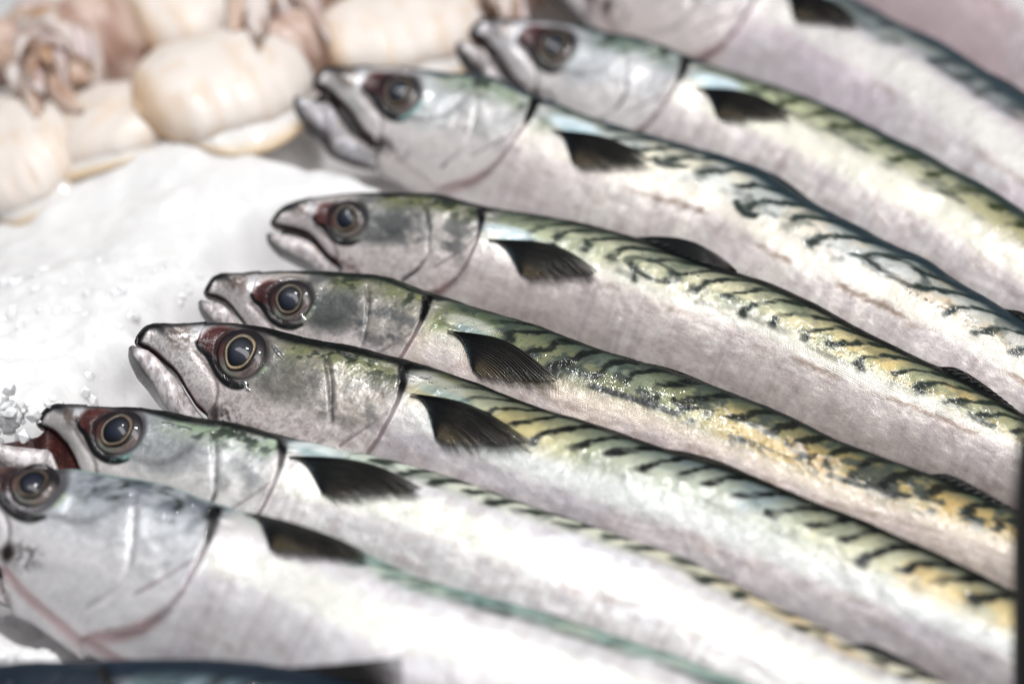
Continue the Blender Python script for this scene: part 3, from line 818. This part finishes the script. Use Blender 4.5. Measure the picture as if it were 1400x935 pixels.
    mesh_object('pectoral_fin', np.concatenate([V1.reshape(-1, 3), V2.reshape(-1, 3)]), quads, FIN, root, base, np.concatenate([fcol, fcol]), np.concatenate([ff.reshape(-1, 3)] * 2))
    # ---- melt water film and beads, added for glints and the scales' sparkle
    wv, wf, nv = [], [], 0
    rw = np.random.default_rng(P['seed'] + 900)
    def bead_mesh(x_, y_, rad, flat, long_=1.0, ang=0.0):
        nonlocal nv
        a_ = np.linspace(0, 2 * np.pi, 10, endpoint=False)
        rr_ = np.array([1.0, .82, .5, .12])
        dx = (rr_[:, None] * np.cos(a_)) * rad * long_; dy = (rr_[:, None] * np.sin(a_)) * rad
        X_ = x_ + dx * math.cos(ang) - dy * math.sin(ang); Y_ = y_ + dx * math.sin(ang) + dy * math.cos(ang)
        h_ = np.sqrt(np.clip(1 - rr_ ** 2, 0, 1))[:, None] * rad * flat - .002
        wv.append(S.p(X_, Y_, flank_n(X_, np.minimum(Y_, ftop(X_) - .01)) + h_ + .004).reshape(-1, 3))
        wf.append(grid_quads(4, 10, True)[:, ::1] + nv); nv += 40
    for (x0, x1, ty, wob_, cnt, size) in P.get('beads', []):
        for _ in range(cnt):
            bx = rw.uniform(x0, x1); tt = (ty + rw.normal(0, wob_)) * math.pi
            by, _n = section(np.array([bx]), np.array([tt])); by = float(by[0])
            bead_mesh(bx, by, size * (.35 + rw.random() ** 2), .55, rw.uniform(1, 2.2), rw.uniform(-.4, .4))
    for line in P.get('wet', []):
        pts = smooth_poly(line, 46)
        for (ax_, ay_), (bx_, by_) in zip(pts[:-1], pts[1:]):
            if rw.random() < .16: continue
            ln_ = math.hypot(bx_ - ax_, by_ - ay_)
            bead_mesh((ax_ + bx_) / 2, (ay_ + by_) / 2 + rw.normal(0, .0015), .0055 * rw.uniform(.6, 1.2), .6, max(1.6, ln_ / .0055 * .75), math.atan2(by_ - ay_, bx_ - ax_))
    if wv:
        o = mesh_object('glint_water', np.concatenate(wv), np.concatenate(wf), WATER, root, base)
        o['kind'] = 'stuff'
    # ---- fins in the midline: fan(list of root x's, how tall, how far swept)
    def median_fin(name, x0, x1, tall, sweep, rays, sgn=1, raise_=1.0, lean_n=0.0, col_=(20, 22, 24), rise=False):
        ns, nr = rays * 6, 14
        ss, rr = np.meshgrid(np.linspace(0, 1, ns), np.linspace(0, 1, nr), indexing='ij')
        hgt = tall * (1 - ss) ** .8 * np.sin(np.clip(ss * 9 + .25, 0, np.pi / 2)) + .012
        bx = x0 + (x1 - x0) * ss
        fx = bx + rr * (sweep * (1 - .8 * ss))
        yb = (ftop if sgn > 0 else fbot)(bx) - sgn * .02
        yt = (ftop if sgn > 0 else fbot)(fx)
        fy = yb * (1 - rr) + yt * rr + sgn * hgt * raise_ * (rr ** 1.1 if rise else np.sin(np.pi * .965 * rr) ** .8)
        cor = np.cos(2 * np.pi * rays * ss)
        fy = fy - sgn * .10 * tall * (1 - cor) * rr ** 3
        fn = .004 * cor * (1 - .5 * rr) + lean_n * rr
        fc = np.zeros(fx.shape + (3,)) + np.array(col_, float)
        fc = lay(fc, (96, 80, 70), (.5 + .4 * cor) * rr * sstep(.1, .6, rr) * .55)
        fa = (1 - .45 * sstep(.5, 1, rr) * sstep(.2, -.6, cor)) * (1 - (.92 * sstep(.45, 1, rr) if rise else 0))
        V1, V2 = S.p(fx, fy, fn + .004 * (1 - .7 * rr)), S.p(fx, fy, fn - .004 * (1 - .7 * rr))
        N1 = ns * nr; qd = grid_quads(ns, nr)
        bi = np.concatenate([np.arange(ns) * nr + nr - 1, (np.arange(nr)[::-1]) + (ns - 1) * nr])
        rim = np.stack([bi[:-1], bi[1:], bi[1:] + N1, bi[:-1] + N1], 1); rim = rim[(bi[:-1] != bi[1:])]
        fcol = np.concatenate([s2l(fc.reshape(-1, 3)), fa.reshape(-1, 1)], 1)
        ff = np.stack([fx * H * 1000, fy * H * 1000, fx * 0], -1).reshape(-1, 3)
        return mesh_object(name, np.concatenate([V1.reshape(-1, 3), V2.reshape(-1, 3)]), np.concatenate([qd, qd[:, ::-1] + N1, rim]), FIN, root, base, np.concatenate([fcol, fcol]), np.concatenate([ff, ff]))
    d1 = P.get('dorsal', (1.9, 2.3, .05, .4, .4))
    median_fin('dorsal_fin', d1[0], d1[1], d1[2], d1[3], 10, 1, d1[4], P.get('dorsal_n', -.03), rise=P.get('rise', False))
    d2 = P.get('dorsal2', (3.30, 3.72, .06, .2, .6))
    median_fin('dorsal_fin', d2[0], d2[1], d2[2], d2[3], 11, 1, d2[4], .0)
    # tail beyond the edge of the counter's view
    ns, nr = 40, 12
    ss, rr = np.meshgrid(np.linspace(-1, 1, ns), np.linspace(0, 1, nr), indexing='ij')
    fx = 5.12 + rr * (.12 + .52 * np.abs(ss) ** 1.2); fy = ss * (.04 + rr * .42)
    fc = np.zeros(fx.shape + (3,)) + np.array((40, 44, 46), float)
    V1, V2 = S.p(np.minimum(fx, S.u[-1] - .01), fy, fx * 0 + .01 * (1 - .7 * rr)), S.p(np.minimum(fx, S.u[-1] - .01), fy, fx * 0 - .01 * (1 - .7 * rr))
    if S.u[-1] > 5.8:
        fcol = np.concatenate([s2l(fc.reshape(-1, 3)), np.ones((ns * nr, 1))], 1)
        ff = np.stack([fx * 80, fy * 80, fx * 0], -1).reshape(-1, 3); qd = grid_quads(ns, nr)
        mesh_object('tail_fin', np.concatenate([V1.reshape(-1, 3), V2.reshape(-1, 3)]), np.concatenate([qd, qd[:, ::-1] + ns * nr]), FIN, root, base, np.concatenate([fcol, fcol]), np.concatenate([ff, ff]))
    return root, S
# =====================================================================
# the fish on the counter, from the front edge to the back
# =====================================================================
FISHES = {
 'front': dict(seed=3, fine=.5, opx=130, lift=.0, lean=46, sil=[(-290,960),(-270,948),(-200,925),(-100,913),(0,910),(100,906),(200,902),(300,903),(400,915),(500,940),(620,975),(760,1020),(900,1080)],
    belly=(205,198,200), belly_b=(225,220,222), tint=(190,190,205), band=(225,225,215), back=[(1,(80,96,110)),(4,(90,110,110))], back_b=(60,80,90), cheek=(120,126,138), t_dark=.2, ridge_c=(28,38,50),
    dorsal=(1.42,1.80,.125,.42,1.0), rise=True, dorsal_n=.0, shoulder_w=0, root_w=0, crown=(40,52,66), t_head=.36, speck=0, fleck=0, temple=(80,92,110), snout=(90,98,112),
    label='nearest mackerel, cut off by the bottom edge, only its dark back and fin showing'),
 'first': dict(speck=.05, gill_fade=.99, isth_w=.7, jowl=(226,224,226), seed=14, fine=.5, opx=294, lift=.15, lean=52, tail_lean=60, sil=[(-125,680),(-105,660),(-60,646),(0,639),(42,638),(106,643),(169,654),(232,668),(292,688),(359,706),(450,735),(514,763),(550,782),(657,815),(765,847),(858,876),(966,915)],
    eye_px=(46,661), eye_k=.8, ring=(74,64,52), pec_px=((335,703),(514,769)), gape=6,
    belly=(208,205,208), belly_b=(222,220,221), tint=(228,226,238), tint_w=.3, band=(228,228,220), back=[(1,(140,160,158)),(2,(150,178,170)),(4,(150,175,165))], back_b=(190,200,180), t_back=.2, t_end=.19, pitch=.11, t_dark=.01, upper_w=.1, t_head=.1,
    cheek=(226,224,226), head_dark=.3, temple=(150,160,170), snout=(190,186,188), gill_red_w=.35, gill_line=(198,172,178), isth=(172,140,142), bar_c=(30,66,64), loops=.0, crown=(90,96,104), shoulder=(222,228,234), bar_w=.6, bar_k=.7, side_line=.6, dot_line=.15, preop=.3, wedge=(96,70,66), ridge_c=(140,160,156), fleck=0,
    label='big blurred silvery mackerel at the lower left, its red-edged gill cover wholly bare'),
 'second': dict(speck=.15, jowl=(226,222,220), seed=25, fine=.6, opx=384, lift=.15, lean=50, tail_lean=58, sil=[(45,572),(59,561),(84,556),(148,556),(203,559),(287,575),(321,581),(380,595),(450,611),(536,630),(600,648),(686,677),(765,706),(855,735),(944,767),(1040,817),(1111,851),(1179,887),(1262,922)],
    eye_px=(160,589), fleck=.2, beads=[(.62,.72,.36,.03,7,.006)], wet=[[(.52,.135),(.6,.15),(.68,.155)]],  pec_px=((395,625),(582,672)), lining=(50, 22, 20), lining_b=(112, 62, 56), gape=13, jaw_fwd=(-.15, .035),
    belly=(208,205,206), belly_b=(224,222,221), tint=(222,222,238), tint_w=.3, band=(230,230,218), back=[(1,(190,206,196)),(1.5,(214,222,206)),(2.4,(226,226,204)),(3.2,(224,200,160)),(4,(220,190,150))], back_b=(232,232,214), t_back=.22, t_end=.205, upper_w=.1, t_dark=.055, pitch=.14, sweep=.10, wobble=.4,
    cheek=(208,204,202), head_dark=.35, temple=(128,136,142), snout=(182,178,178), crown=(150,168,146), loops=.06, side_line=.15, dot_line=.25, bar_c=(38,44,38), shoulder=(220,230,232), wisp=(120,168,158), bar_w=.95, ring=(112,98,80), wedge=(76,38,36), fin_low=(60,54,50),
    label='pale mackerel gaping over a clear ice lump, short black hooks along its cream back'),
 'third': dict(speck=.7, seed=36, fine=1.0, opx=550, lift=.2, lean=48, sil=[(180,460),(190,452),(215,446),(240,444),(285,441),(330,443),(380,452),(450,470),(550,491),(646,522),(730,554),(826,583),(908,612),(1000,639),(1093,677),(1179,711),(1262,747),(1337,783),(1383,806)],
    eye_px=(329,483), wet=[RIDGE[6:], [(.485,-.052),(.50,-.044),(.515,-.058),(.53,-.06)], [(.52,.12),(.58,.10)]], beads=[(.5,.6,.40,.03,9,.004),(1.06,1.25,.2,.02,16,.004),(2.3,3.3,.33,.02,14,.004)],  ring=(156,140,110), temple=(128,124,112), wedge=(70,34,34),  pec_px=((561,539),(735,606)), gape=0,
    belly=(198,190,190), belly_b=(216,209,206), tint=(186,182,194), tint_w=.5, band=(206,210,206), back=[(1,(140,132,80)),(1.6,(190,178,128)),(1.85,(160,168,142)),(2.15,(150,164,170)),(2.5,(156,170,172)),(2.7,(204,194,148)),(3.0,(212,188,136)),(3.4,(214,192,138)),(3.7,(186,198,180))], back_b=(186,190,168), upper_w=.62, mottle=.3, top_w=.4, t_dark=.10, t_back=.33, t_end=.30, pitch=.122, sweep=.16, wobble=.6,
    cheek=(184,174,168), loops=.05, shoulder=(200,204,208), shoulder_w=.55, side_line=.15, dot_line=.2,
    jowl=(226,217,215), snout=(230,224,223), jaw=(224,218,220), label='sharply focused mackerel with a closed mouth and a clear gold-ringed eye'),
 'fourth': dict(seed=47, fine=1.0, opx=588, lift=.12, lean=48, sil=[(274,395),(285,384),(320,376),(400,370),(450,371),(520,380),(589,400),(646,419),(724,441),(807,473),(855,487),(950,518),(1014,541),(1088,573),(1143,600),(1255,642),(1380,695)],
    eye_px=(397,410), mottle=.9, wet=[RIDGE[10:], [(.50,-.04),(.515,-.05),(.53,-.06)], [(2.62,.138),(2.74,.136),(2.86,.138)]], beads=[(1.9,2.5,.27,.012,16,.0045),(2.5,3.4,.335,.008,50,.005),(1.1,1.3,.2,.03,14,.004)],  pec_px=((612,453),(770,522)), gape=2,
    belly=(198,185,180), belly_b=(216,206,200), tint=(200,186,168), band=(206,194,176), back=[(1,(104,118,76)),(1.5,(112,122,92)),(1.9,(112,124,118)),(2.3,(140,144,104)),(2.55,(186,166,112)),(3.0,(178,148,90)),(3.4,(182,154,96)),(4,(170,148,98))], back_b=(112,112,78), upper_w=.9, upper_c=(58,68,60), t_back=.36, t_end=.33, bar_k=.8, wobble=1.2, pitch=.15, loops=.1, sweep=.13, side_line=.95, dot_line=.5,
    cheek=(176,168,162), head_dark=.9, temple=(96,98,96), shoulder=(206,206,204), shoulder_w=.6, t_dark=.09, ridge_c=(22,28,26),
    label='slim mackerel with a gold back, behind the sharply focused one with the closed mouth'),
 'fifth': dict(seed=58, fine=.9, opx=655, lift=.1, lean=48, sil=[(366,300),(376,292),(404,278),(433,270),(475,264),(523,263),(604,269),(655,280),(700,288),(775,300),(871,325),(968,361),(1040,382),(1110,412),(1175,448),(1239,480),(1297,508),(1336,528),(1400,566)],
    eye_px=(474,299), rings=[(1.95,.30,.13,.05)], beads=[(1.85,2.2,.24,.012,40,.005),(2.75,3.5,.345,.010,60,.005)],  pec_px=((668,328),(825,376)), gape=4,
    belly=(204,194,191), belly_b=(222,214,210), tint=(190,178,174), band=(222,220,208), back=[(1,(130,142,116)),(1.5,(178,180,152)),(2,(206,202,174)),(2.6,(208,202,166)),(3.1,(208,188,132)),(3.6,(200,172,116))], back_b=(140,148,122), mottle=.35, top_w=1.3, upper_w=.8, t_back=.36, t_end=.36, loops=.22, pitch=.15, sweep=.30, wobble=.45, bar_c=(34,42,36),
    cheek=(180,172,168), head_dark=.8, t_dark=.12, shoulder=(190,204,214), shoulder_w=.8, dot_line=.75, side_line=.35,
    dorsal=(1.66,2.10,.11,.62,.85), dorsal_n=-.02, upper_c=(34,42,38), bar_w=1.0, temple=(98,100,98),  wedge=(78,42,42),
    label='mackerel with a thin dark back fin standing up and greenish looped markings'),
 'sixth': dict(speck=.05, jowl=(224,218,216), seed=69, fine=.7, opx=735, lift=.18, lean=48, sil=[(424,108),(432,101),(460,96),(509,91),(541,91),(605,99),(669,108),(734,131),(793,154),(857,175),(921,193),(986,212),(1050,236),(1095,267),(1149,296),(1223,335),(1271,356),(1310,384),(1352,408),(1400,441)],
    eye_px=(545,126), beads=[(2.9,3.4,.33,.01,40,.006)],  pec_px=((754,179),(898,222)), gape=7, jaw_fwd=(-.05, .0), rings=[(2.93,.265,.13,.06)], jaw_deep=.035, top_w=1.2,  gaps=.2,
    belly=(222,213,210), belly_b=(234,228,222), tint=(212,200,204), band=(230,224,210), back=[(1,(160,170,150)),(1.5,(232,226,204)),(2.2,(228,222,206)),(2.8,(224,212,196)),(3.4,(214,186,150)),(4,(200,170,130))], back_b=(186,194,196), t_back=.34, t_end=.33, loops=.12, pitch=.165, sweep=.32, bar_w=.8, bar_c=(34,44,42), wobble=.35,
    cheek=(212,206,204), head_dark=.25, temple=(166,174,178), isth_w=.15, snout=(190,188,188), crown=(150,164,146), t_dark=.14, ridge_c=(34,48,56), shoulder=(222,238,246), shoulder_w=1.0, dot_line=1.0, wisp=(120,160,156), jaw=(196,196,202), side_line=.1,
    label='mackerel with its lower jaw jutting open and ring-shaped markings on a cream flank'),
 'seventh': dict(speck=0, jowl=(222,216,216), seed=80, fine=.6, opx=937, lift=.22, lean=48, sil=[(638,40),(650,31),(674,28),(729,28),(777,32),(841,47),(905,64),(986,93),(1050,114),(1111,135),(1175,164),(1240,199),(1304,231),(1352,257),(1400,289)],
    eye_px=(759,63), pec_px=((950,121),(1088,160)), gape=5, jaw_fwd=(-.03, .0),
    belly=(212,204,204), belly_b=(224,218,214), tint=(206,196,210), band=(232,230,212), back=[(1,(150,176,150)),(1.6,(196,200,160)),(2.3,(196,194,166)),(2.8,(166,160,120)),(3.4,(152,146,104))], back_b=(170,172,146), t_back=.3, t_end=.27, pitch=.16, sweep=.15, wobble=.5, loops=.05, bar_c=(48,56,34),
    cheek=(204,200,202), head_dark=.15, temple=(150,158,164), snout=(206,204,208), crown=(110,130,120), t_dark=.13, ridge_c=(36,50,50), shoulder=(222,238,246), shoulder_w=1.0, dot_line=.3, eye_k=1.05,
    label='blurred mackerel whose whole head lies near the top edge, next behind the open-jawed one'),
 'eighth': dict(speck=0, gill_fade=.9, seed=91, fine=.5, opx=1040, lift=.2, lean=48, sil=[(723,-94),(742,-106),(775,-111),(830,-110),(880,-103),(942,-85),(1010,-58),(1085,-35),(1169,0),(1223,29),(1271,51),(1336,90),(1400,132)],
    eye_px=(872,-62), pec_px=((1062,-12),(1170,30)), gape=5,
    belly=(204,197,200), belly_b=(216,211,212), tint=(200,186,198), tint_w=.5, band=(220,218,212), back=[(1,(150,160,160)),(1.6,(190,190,180)),(2.4,(170,156,150)),(3.4,(170,160,150))], back_b=(140,150,156), t_back=.27, t_end=.24, pitch=.15, sweep=.1, loops=0., bar_c=(60,66,70),
    cheek=(196,182,180), head_dark=.2, t_dark=.14, ridge_c=(44,60,68), gill_line=(160,110,130), shoulder_w=.5,
    label='lilac-pink mackerel crossing the top edge, only its gill line, fin and flank in the picture'),
 'ninth': dict(speck=0, seed=102, fine=.5, opx=1222, lift=.2, lean=48, sil=[(905,-185),(925,-208),(959,-217),(1014,-218),(1062,-211),(1126,-196),(1190,-170),(1271,-142),(1335,-118),(1420,-70),(1500,-15)],
    belly=(200,184,190), belly_b=(214,206,210), tint=(206,182,186), tint_w=.6, band=(224,222,222), back=[(1,(150,150,160)),(4,(150,150,160))], back_b=(130,140,150), cheek=(190,180,184),
    label='hindmost mackerel in the top right corner, a bare strip of reddish pink belly'),
}
SPINES = {}
for key, P in FISHES.items():
    r, S = fish(key, P)
    SPINES[key] = S

# =====================================================================
# ice
# =====================================================================
_u = np.concatenate([np.linspace(-.02, 1, 26), np.linspace(1.05, 5, 48)])
CL = np.concatenate([np.stack([*S.at(_u)[0][:, :2].T, S.H * np.interp(_u, [0, .15, .6, 1], [.015, .09, .19, .26])], 1) for S in SPINES.values()])
def ice_height(x, y):
    sh = np.shape(x); xf = np.ravel(x); yf = np.ravel(y)
    d = np.full(xf.shape, 1e9)
    for cx, cy, H in CL:
        d = np.minimum(d, np.hypot(xf - cx, yf - cy) - H)
    h = -.003 + .023 * sstep(.0, .026, d)
    h = h - .40 * np.maximum(d - .045, 0) * sstep(.02, .14, yf + .3 * np.maximum(-xf - .05, 0))
    h = h + .012 * (fbm(xf * 11, yf * 11, 200) - .5) + .006 * (fbm(xf * 38, yf * 38, 201) - .5) + (.003 + .004 * sstep(.10, -.02, yf)) * (fbm(xf * 170, yf * 170, 202, 3) - .5)
    return h.reshape(sh)
gx, gy = np.meshgrid(np.linspace(-.46, .56, 560), np.linspace(-.42, .86, 660), indexing='ij')
gz = ice_height(gx, gy)
gz[[0, -1], :] = -.3; gz[:, [0, -1]] = -.3
o = mesh_object('ice_bed', np.stack([gx, gy, gz], -1).reshape(-1, 3), grid_quads(560, 660)[:, ::-1], ICE)
tag(o, kind='structure')

ICO_V = np.array([(0, .85, .53), (0, -.85, .53), (0, .85, -.53), (0, -.85, -.53), (.53, 0, .85), (-.53, 0, .85), (.53, 0, -.85), (-.53, 0, -.85), (.85, .53, 0), (-.85, .53, 0), (.85, -.53, 0), (-.85, -.53, 0)])
ICO_F = []
for a in range(12):
    for b in range(a + 1, 12):
        for c in range(b + 1, 12):
            d = [np.linalg.norm(ICO_V[i] - ICO_V[j]) for i, j in ((a, b), (b, c), (a, c))]
            if max(d) < 1.15:
                nrm = np.cross(ICO_V[b] - ICO_V[a], ICO_V[c] - ICO_V[a])
                ICO_F.append((a, b, c) if nrm @ ICO_V[a] > 0 else (a, c, b))
ICO_F = np.array(ICO_F)
def chips(n, pts, smin, smax, rng):
    s = smin + (smax - smin) * rng.random(n) ** 2.5
    v = ICO_V[None] * (1 + .5 * (rng.random((n, 12, 1)) - .5)) * s[:, None, None] * (.5 + rng.random((n, 1, 3)) * .8)
    ang = rng.random(n) * 6.28
    ca, sa = np.cos(ang), np.sin(ang)
    v = np.stack([v[..., 0] * ca[:, None] - v[..., 1] * sa[:, None], v[..., 0] * sa[:, None] + v[..., 1] * ca[:, None], v[..., 2]], -1)
    f = ICO_F[None] + (np.arange(n) * 12)[:, None, None]
    return (v + pts[:, None]).reshape(-1, 3), f.reshape(-1, 3)
n = 2600
cx = RNG.uniform(-.24, .08, n); cy = RNG.uniform(-.16, .06, n)
keep = np.ones(n, bool)
for a, b, H in CL: keep &= np.hypot(cx - a, cy - b) > H + .003
cx, cy = cx[keep], cy[keep]
cz = ice_height(cx, cy)
v, f = chips(len(cx), np.stack([cx, cy, cz - .0008], -1), 0.0006, .0028, RNG)
o = mesh_object('crushed_ice', v, None, ICE_CHIP, tris=f, smooth=False)
tag(o, kind='stuff')

# clear lump melting in the second fish's mouth
S2 = SPINES['second']
c0 = S2.p(np.array([-.10]), np.array([.05]), np.array([.05]))[0]
root = empty('ice_lump', (c0[0], c0[1], 0))
tag(root, 'crumbly melting lump of ice at the gaping mouth of the pale mackerel', 'ice')
for k in range(80):
    p = c0 + np.array([RNG.normal(-.003, .0046), RNG.normal(.002, .003), RNG.normal(-.004, .0026)])
    v, f = chips(1, p[None], 0.0010, .0034, RNG)
    mesh_object('ice_piece', v, None, ICE_CHIP if k % 3 else ICE_CLEAR, root, (c0[0], c0[1], 0), tris=f, smooth=False)

# =====================================================================
# squid heaped on the ice behind
# =====================================================================
def tube(path, rad, n=10):
    path = np.asarray(path, float); m = len(path)
    T = np.gradient(path, axis=0); T /= np.linalg.norm(T, axis=1)[:, None] + 1e-9
    A = np.cross(T, np.array([.13, .21, .97])); A /= np.linalg.norm(A, axis=1)[:, None] + 1e-9
    B = np.cross(T, A)
    ph = np.linspace(0, 2 * np.pi, n, endpoint=False)
    r = np.asarray(rad)[:, None, None]
    return path[:, None] + r * (A[:, None] * np.cos(ph)[None, :, None] + B[:, None] * np.sin(ph)[None, :, None])

def on_ice(px, py, above):
    """where a line of sight meets the ice, raised by above"""
    z = 0.0
    for _ in range(40):
        p = on_plane(np.array([float(px)]), np.array([float(py)]), z)[0]
        z = .6 * z + .4 * (float(ice_height(p[:1], p[1:2])[0]) + above)
    return on_plane(np.array([float(px)]), np.array([float(py)]), z)[0]

def squid(px_tip, px_head, width, z, label, seed, arm_px=None, arms=8, cream=(230, 221, 214), edge=(204, 160, 112), tilt=0.0):
    """a cleaned-looking small squid: bag-shaped mantle with side fins, head, arms"""
    rng = np.random.default_rng(seed)
    a, b = on_ice(*px_tip, z), on_ice(*px_head, z)
    ax = b - a; Lm = np.linalg.norm(ax); ax /= Lm
    side = np.cross(np.array([0, 0, 1.0]), ax); up = np.cross(ax, side)
    base = (a + b) / 2
    root = empty('squid', base)
    tag(root, label, 'squid', 'pale squid heaped on the ice behind the fish')
    n = 60; m = 40
    q = np.linspace(0, 1, n); ph = np.linspace(0, 2 * np.pi, m, endpoint=False)
    w = width * hermite([0, .03, .12, .3, .55, .8, .94, 1], [.02, .17, .35, .48, .5, .43, .25, .06], q)
    Q, F = np.meshgrid(q, ph, indexing='ij')
    nz = fbm(Q * 5 + seed, np.cos(F) * 2 + np.sin(F), seed)
    W = w[:, None] * (1 + .22 * (nz - .5))
    V = a + ax * (Q * Lm)[..., None] + side * (W * np.cos(F))[..., None] + up * (W * .46 * np.sin(F))[..., None]
    c = np.zeros(Q.shape + (3,)) + np.array(cream, float)
    nb = fbm(Q * 12 + seed, np.cos(F) * 4 + 2 * np.sin(F), seed + 5)
    c = lay(c, edge, sstep(.5, .75, nb) * .22 + 0 * Q)
    c = lay(c, edge, sstep(.1, -.5, np.sin(F)) * .6)
    c = lay(c, edge, sstep(.82, 1.0, Q) * .6)
    vv = np.concatenate([V.reshape(-1, 3), b[None]])
    cc = s2l(np.concatenate([c.reshape(-1, 3), np.array([edge], float)]))
    tr = np.stack([np.full(m, n * m), (n - 1) * m + (np.arange(m) + 1) % m, (n - 1) * m + np.arange(m)], 1)
    mesh_object('mantle', vv, grid_quads(n, m, True)[:, ::-1], SQUID, root, base, cc, tris=tr)
    # side fins
    for sg in (-1, 1):
        s_, r_ = np.meshgrid(np.linspace(.03, .86, 26), np.linspace(0, 1, 10), indexing='ij')
        out = np.interp(s_[:, 0], q, w)[:, None] * .9 + r_ * width * .20 * np.sin(np.pi * np.clip((s_ - .03) / .83, 0.02, .98)) ** .6
        for_up = .0012 * np.sin(s_ * 9 + seed) * r_ - .003 * r_ - .02 * width * r_
        Vf = a + ax * (s_ * Lm)[..., None] + side * (sg * out)[..., None] + up * for_up[..., None]
        Vt, Vb = Vf + up * .0008, Vf - up * .0008
        c = np.zeros(s_.shape + (3,)) + np.array(cream, float); c = lay(c, edge, sstep(.5, 1.0, r_) * .6)
        qd = grid_quads(26, 10); N1 = 260
        bi = np.concatenate([np.arange(26) * 10 + 9, [250]])
        rim = np.stack([bi[:-2], bi[1:-1], bi[1:-1] + N1, bi[:-2] + N1], 1)
        cc = s2l(c.reshape(-1, 3))
        mesh_object('side_fin', np.concatenate([Vt.reshape(-1, 3), Vb.reshape(-1, 3)]), np.concatenate([qd, qd[:, ::-1] + N1, rim]), SQUID, root, base, np.concatenate([cc, cc]))
    if arms:
        # head with its two eyes, then the arms
        hc = b + ax * width * .22
        hv = tube(np.stack([b - ax * width * .05 + ax * width * .6 * t for t in np.linspace(0, 1, 12)]), width * np.array([.2, .26, .3, .31, .3, .29, .28, .27, .25, .22, .18, .12]), 20)
        c = np.zeros((12, 20, 3)) + np.array((208, 186, 174), float)
        c = lay(c, (150, 112, 96), sstep(.4, .65, vnoise(np.arange(240).reshape(12, 20) * .7, 0 * np.ones((12, 20)), seed)) * .7)
        mesh_object('head', hv.reshape(-1, 3), grid_quads(12, 20, True), SQUID, root, base, s2l(c.reshape(-1, 3)))
        tgt = on_ice(arm_px[0], arm_px[1], z + .004)
        root_pt = b + ax * width * .5
        for k in range(arms):
            sp = (k / (arms - 1) - .5) * 2
            end = tgt + np.array([rng.normal(0, .009), rng.normal(0, .014), rng.uniform(-.008, .006)])
            t = np.linspace(0, 1, 40)[:, None]
            ctrl = root_pt + (end - root_pt) * .5 + side * sp * width * .6 + np.array([0, 0, rng.uniform(.0, .012)])
            path = root_pt * (1 - t) ** 2 + ctrl * 2 * t * (1 - t) + end * t ** 2
            cu = rng.uniform(1.5, 4) * 2; am = rng.uniform(.003, .007)
            path = path + side * (am * np.sin(t * cu + k)) * t + np.array([0, 0, 1.0]) * (am * np.cos(t * cu * 1.3 + k)) * t
            rad = (.0050 - .0047 * t[:, 0] ** 1.6) * width / .03
            tv = tube(path, rad, 10)
            nz = vnoise(np.linspace(0, 9, 40)[:, None] + k * 7, np.arange(10)[None] * .8, seed)
            cs = [(196, 170, 154), (220, 208, 204), (178, 140, 108), (206, 190, 190)][k % 4]
            c = np.zeros((40, 10, 3)) + np.array(cs, float)
            c = lay(c, (130, 92, 70), sstep(.5, .75, nz) * .6)
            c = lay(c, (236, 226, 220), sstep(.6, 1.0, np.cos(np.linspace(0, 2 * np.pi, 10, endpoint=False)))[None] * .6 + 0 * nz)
            mesh_object('arm', tv.reshape(-1, 3), grid_quads(40, 10, True), SQUID, root, base, s2l(c.reshape(-1, 3)))
    return root

squid((420, 84), (185, 150), .060, .010, 'whole oval squid mantle nearest the jutting open jaw, with a tan rim', 301, arms=0)
squid((372, -40), (170, 40), .066, .020, 'squid at the top whose mauve brown arms spill into the left corner', 302, arm_px=(80, 60), arms=14)
squid((660, 20), (430, 66), .050, .010, 'slender squid lying between the two open-jawed mackerel and the top edge', 303, arm_px=(385, 15), arms=12)
squid((100, 168), (-60, 255), .066, .008, 'squid mantle at the left edge, lying lowest on the bare ice', 304, arms=0)
squid((-150, 120), (-25, 80), .044, .022, 'squid mostly off the left edge with mottled arms curling into the picture', 305, arm_px=(60, 110), arms=14)
squid((890, -60), (735, -30), .040, .020, 'squid behind the blurred mackerel head at the top edge', 306, arm_px=(680, 0), arms=10)
squid((250, 165), (50, 180), .056, .000, 'squid mantle half buried under the others, between the left edge one and the oval one', 307, arms=0)
squid((640, -70), (450, -30), .054, .020, 'squid at the top edge between two clumps of brown arms', 308, arm_px=(395, 20), arms=12)
# =====================================================================
# black upright stake at the right edge
# =====================================================================
p0 = on_plane(np.array([1428.0]), np.array([1130.0]), 0.0)[0]
p1_ = on_plane(np.array([1428.0]), np.array([545.0]), 0.15)[0]
root = empty('stake', (p0[0], p0[1], 0))
tag(root, 'black plastic upright stake at the right edge in front of the fish tails', 'stake')
nz_, nr_ = 60, 32
q_ = np.linspace(-.05, 1, nz_)
ph = np.linspace(0, 2 * np.pi, nr_, endpoint=False)
r = .0074 * np.interp(q_, [-.05, .7, .88, .98, 1], [1, 1, .85, .5, .05])
sx = np.sign(np.cos(ph)) * np.abs(np.cos(ph)) ** .5; sy = np.sign(np.sin(ph)) * np.abs(np.sin(ph)) ** .5
V = p0 + (p1_ - p0) * q_[:, None, None] + np.stack([r[:, None] * sx[None], r[:, None] * sy[None], 0 * r[:, None] * sx[None]], -1)
mesh_object('shaft', V.reshape(-1, 3), grid_quads(nz_, nr_, True), BLACK, root, (p0[0], p0[1], 0), np.tile(s2l((9, 9, 10)), (nz_ * nr_, 1)))
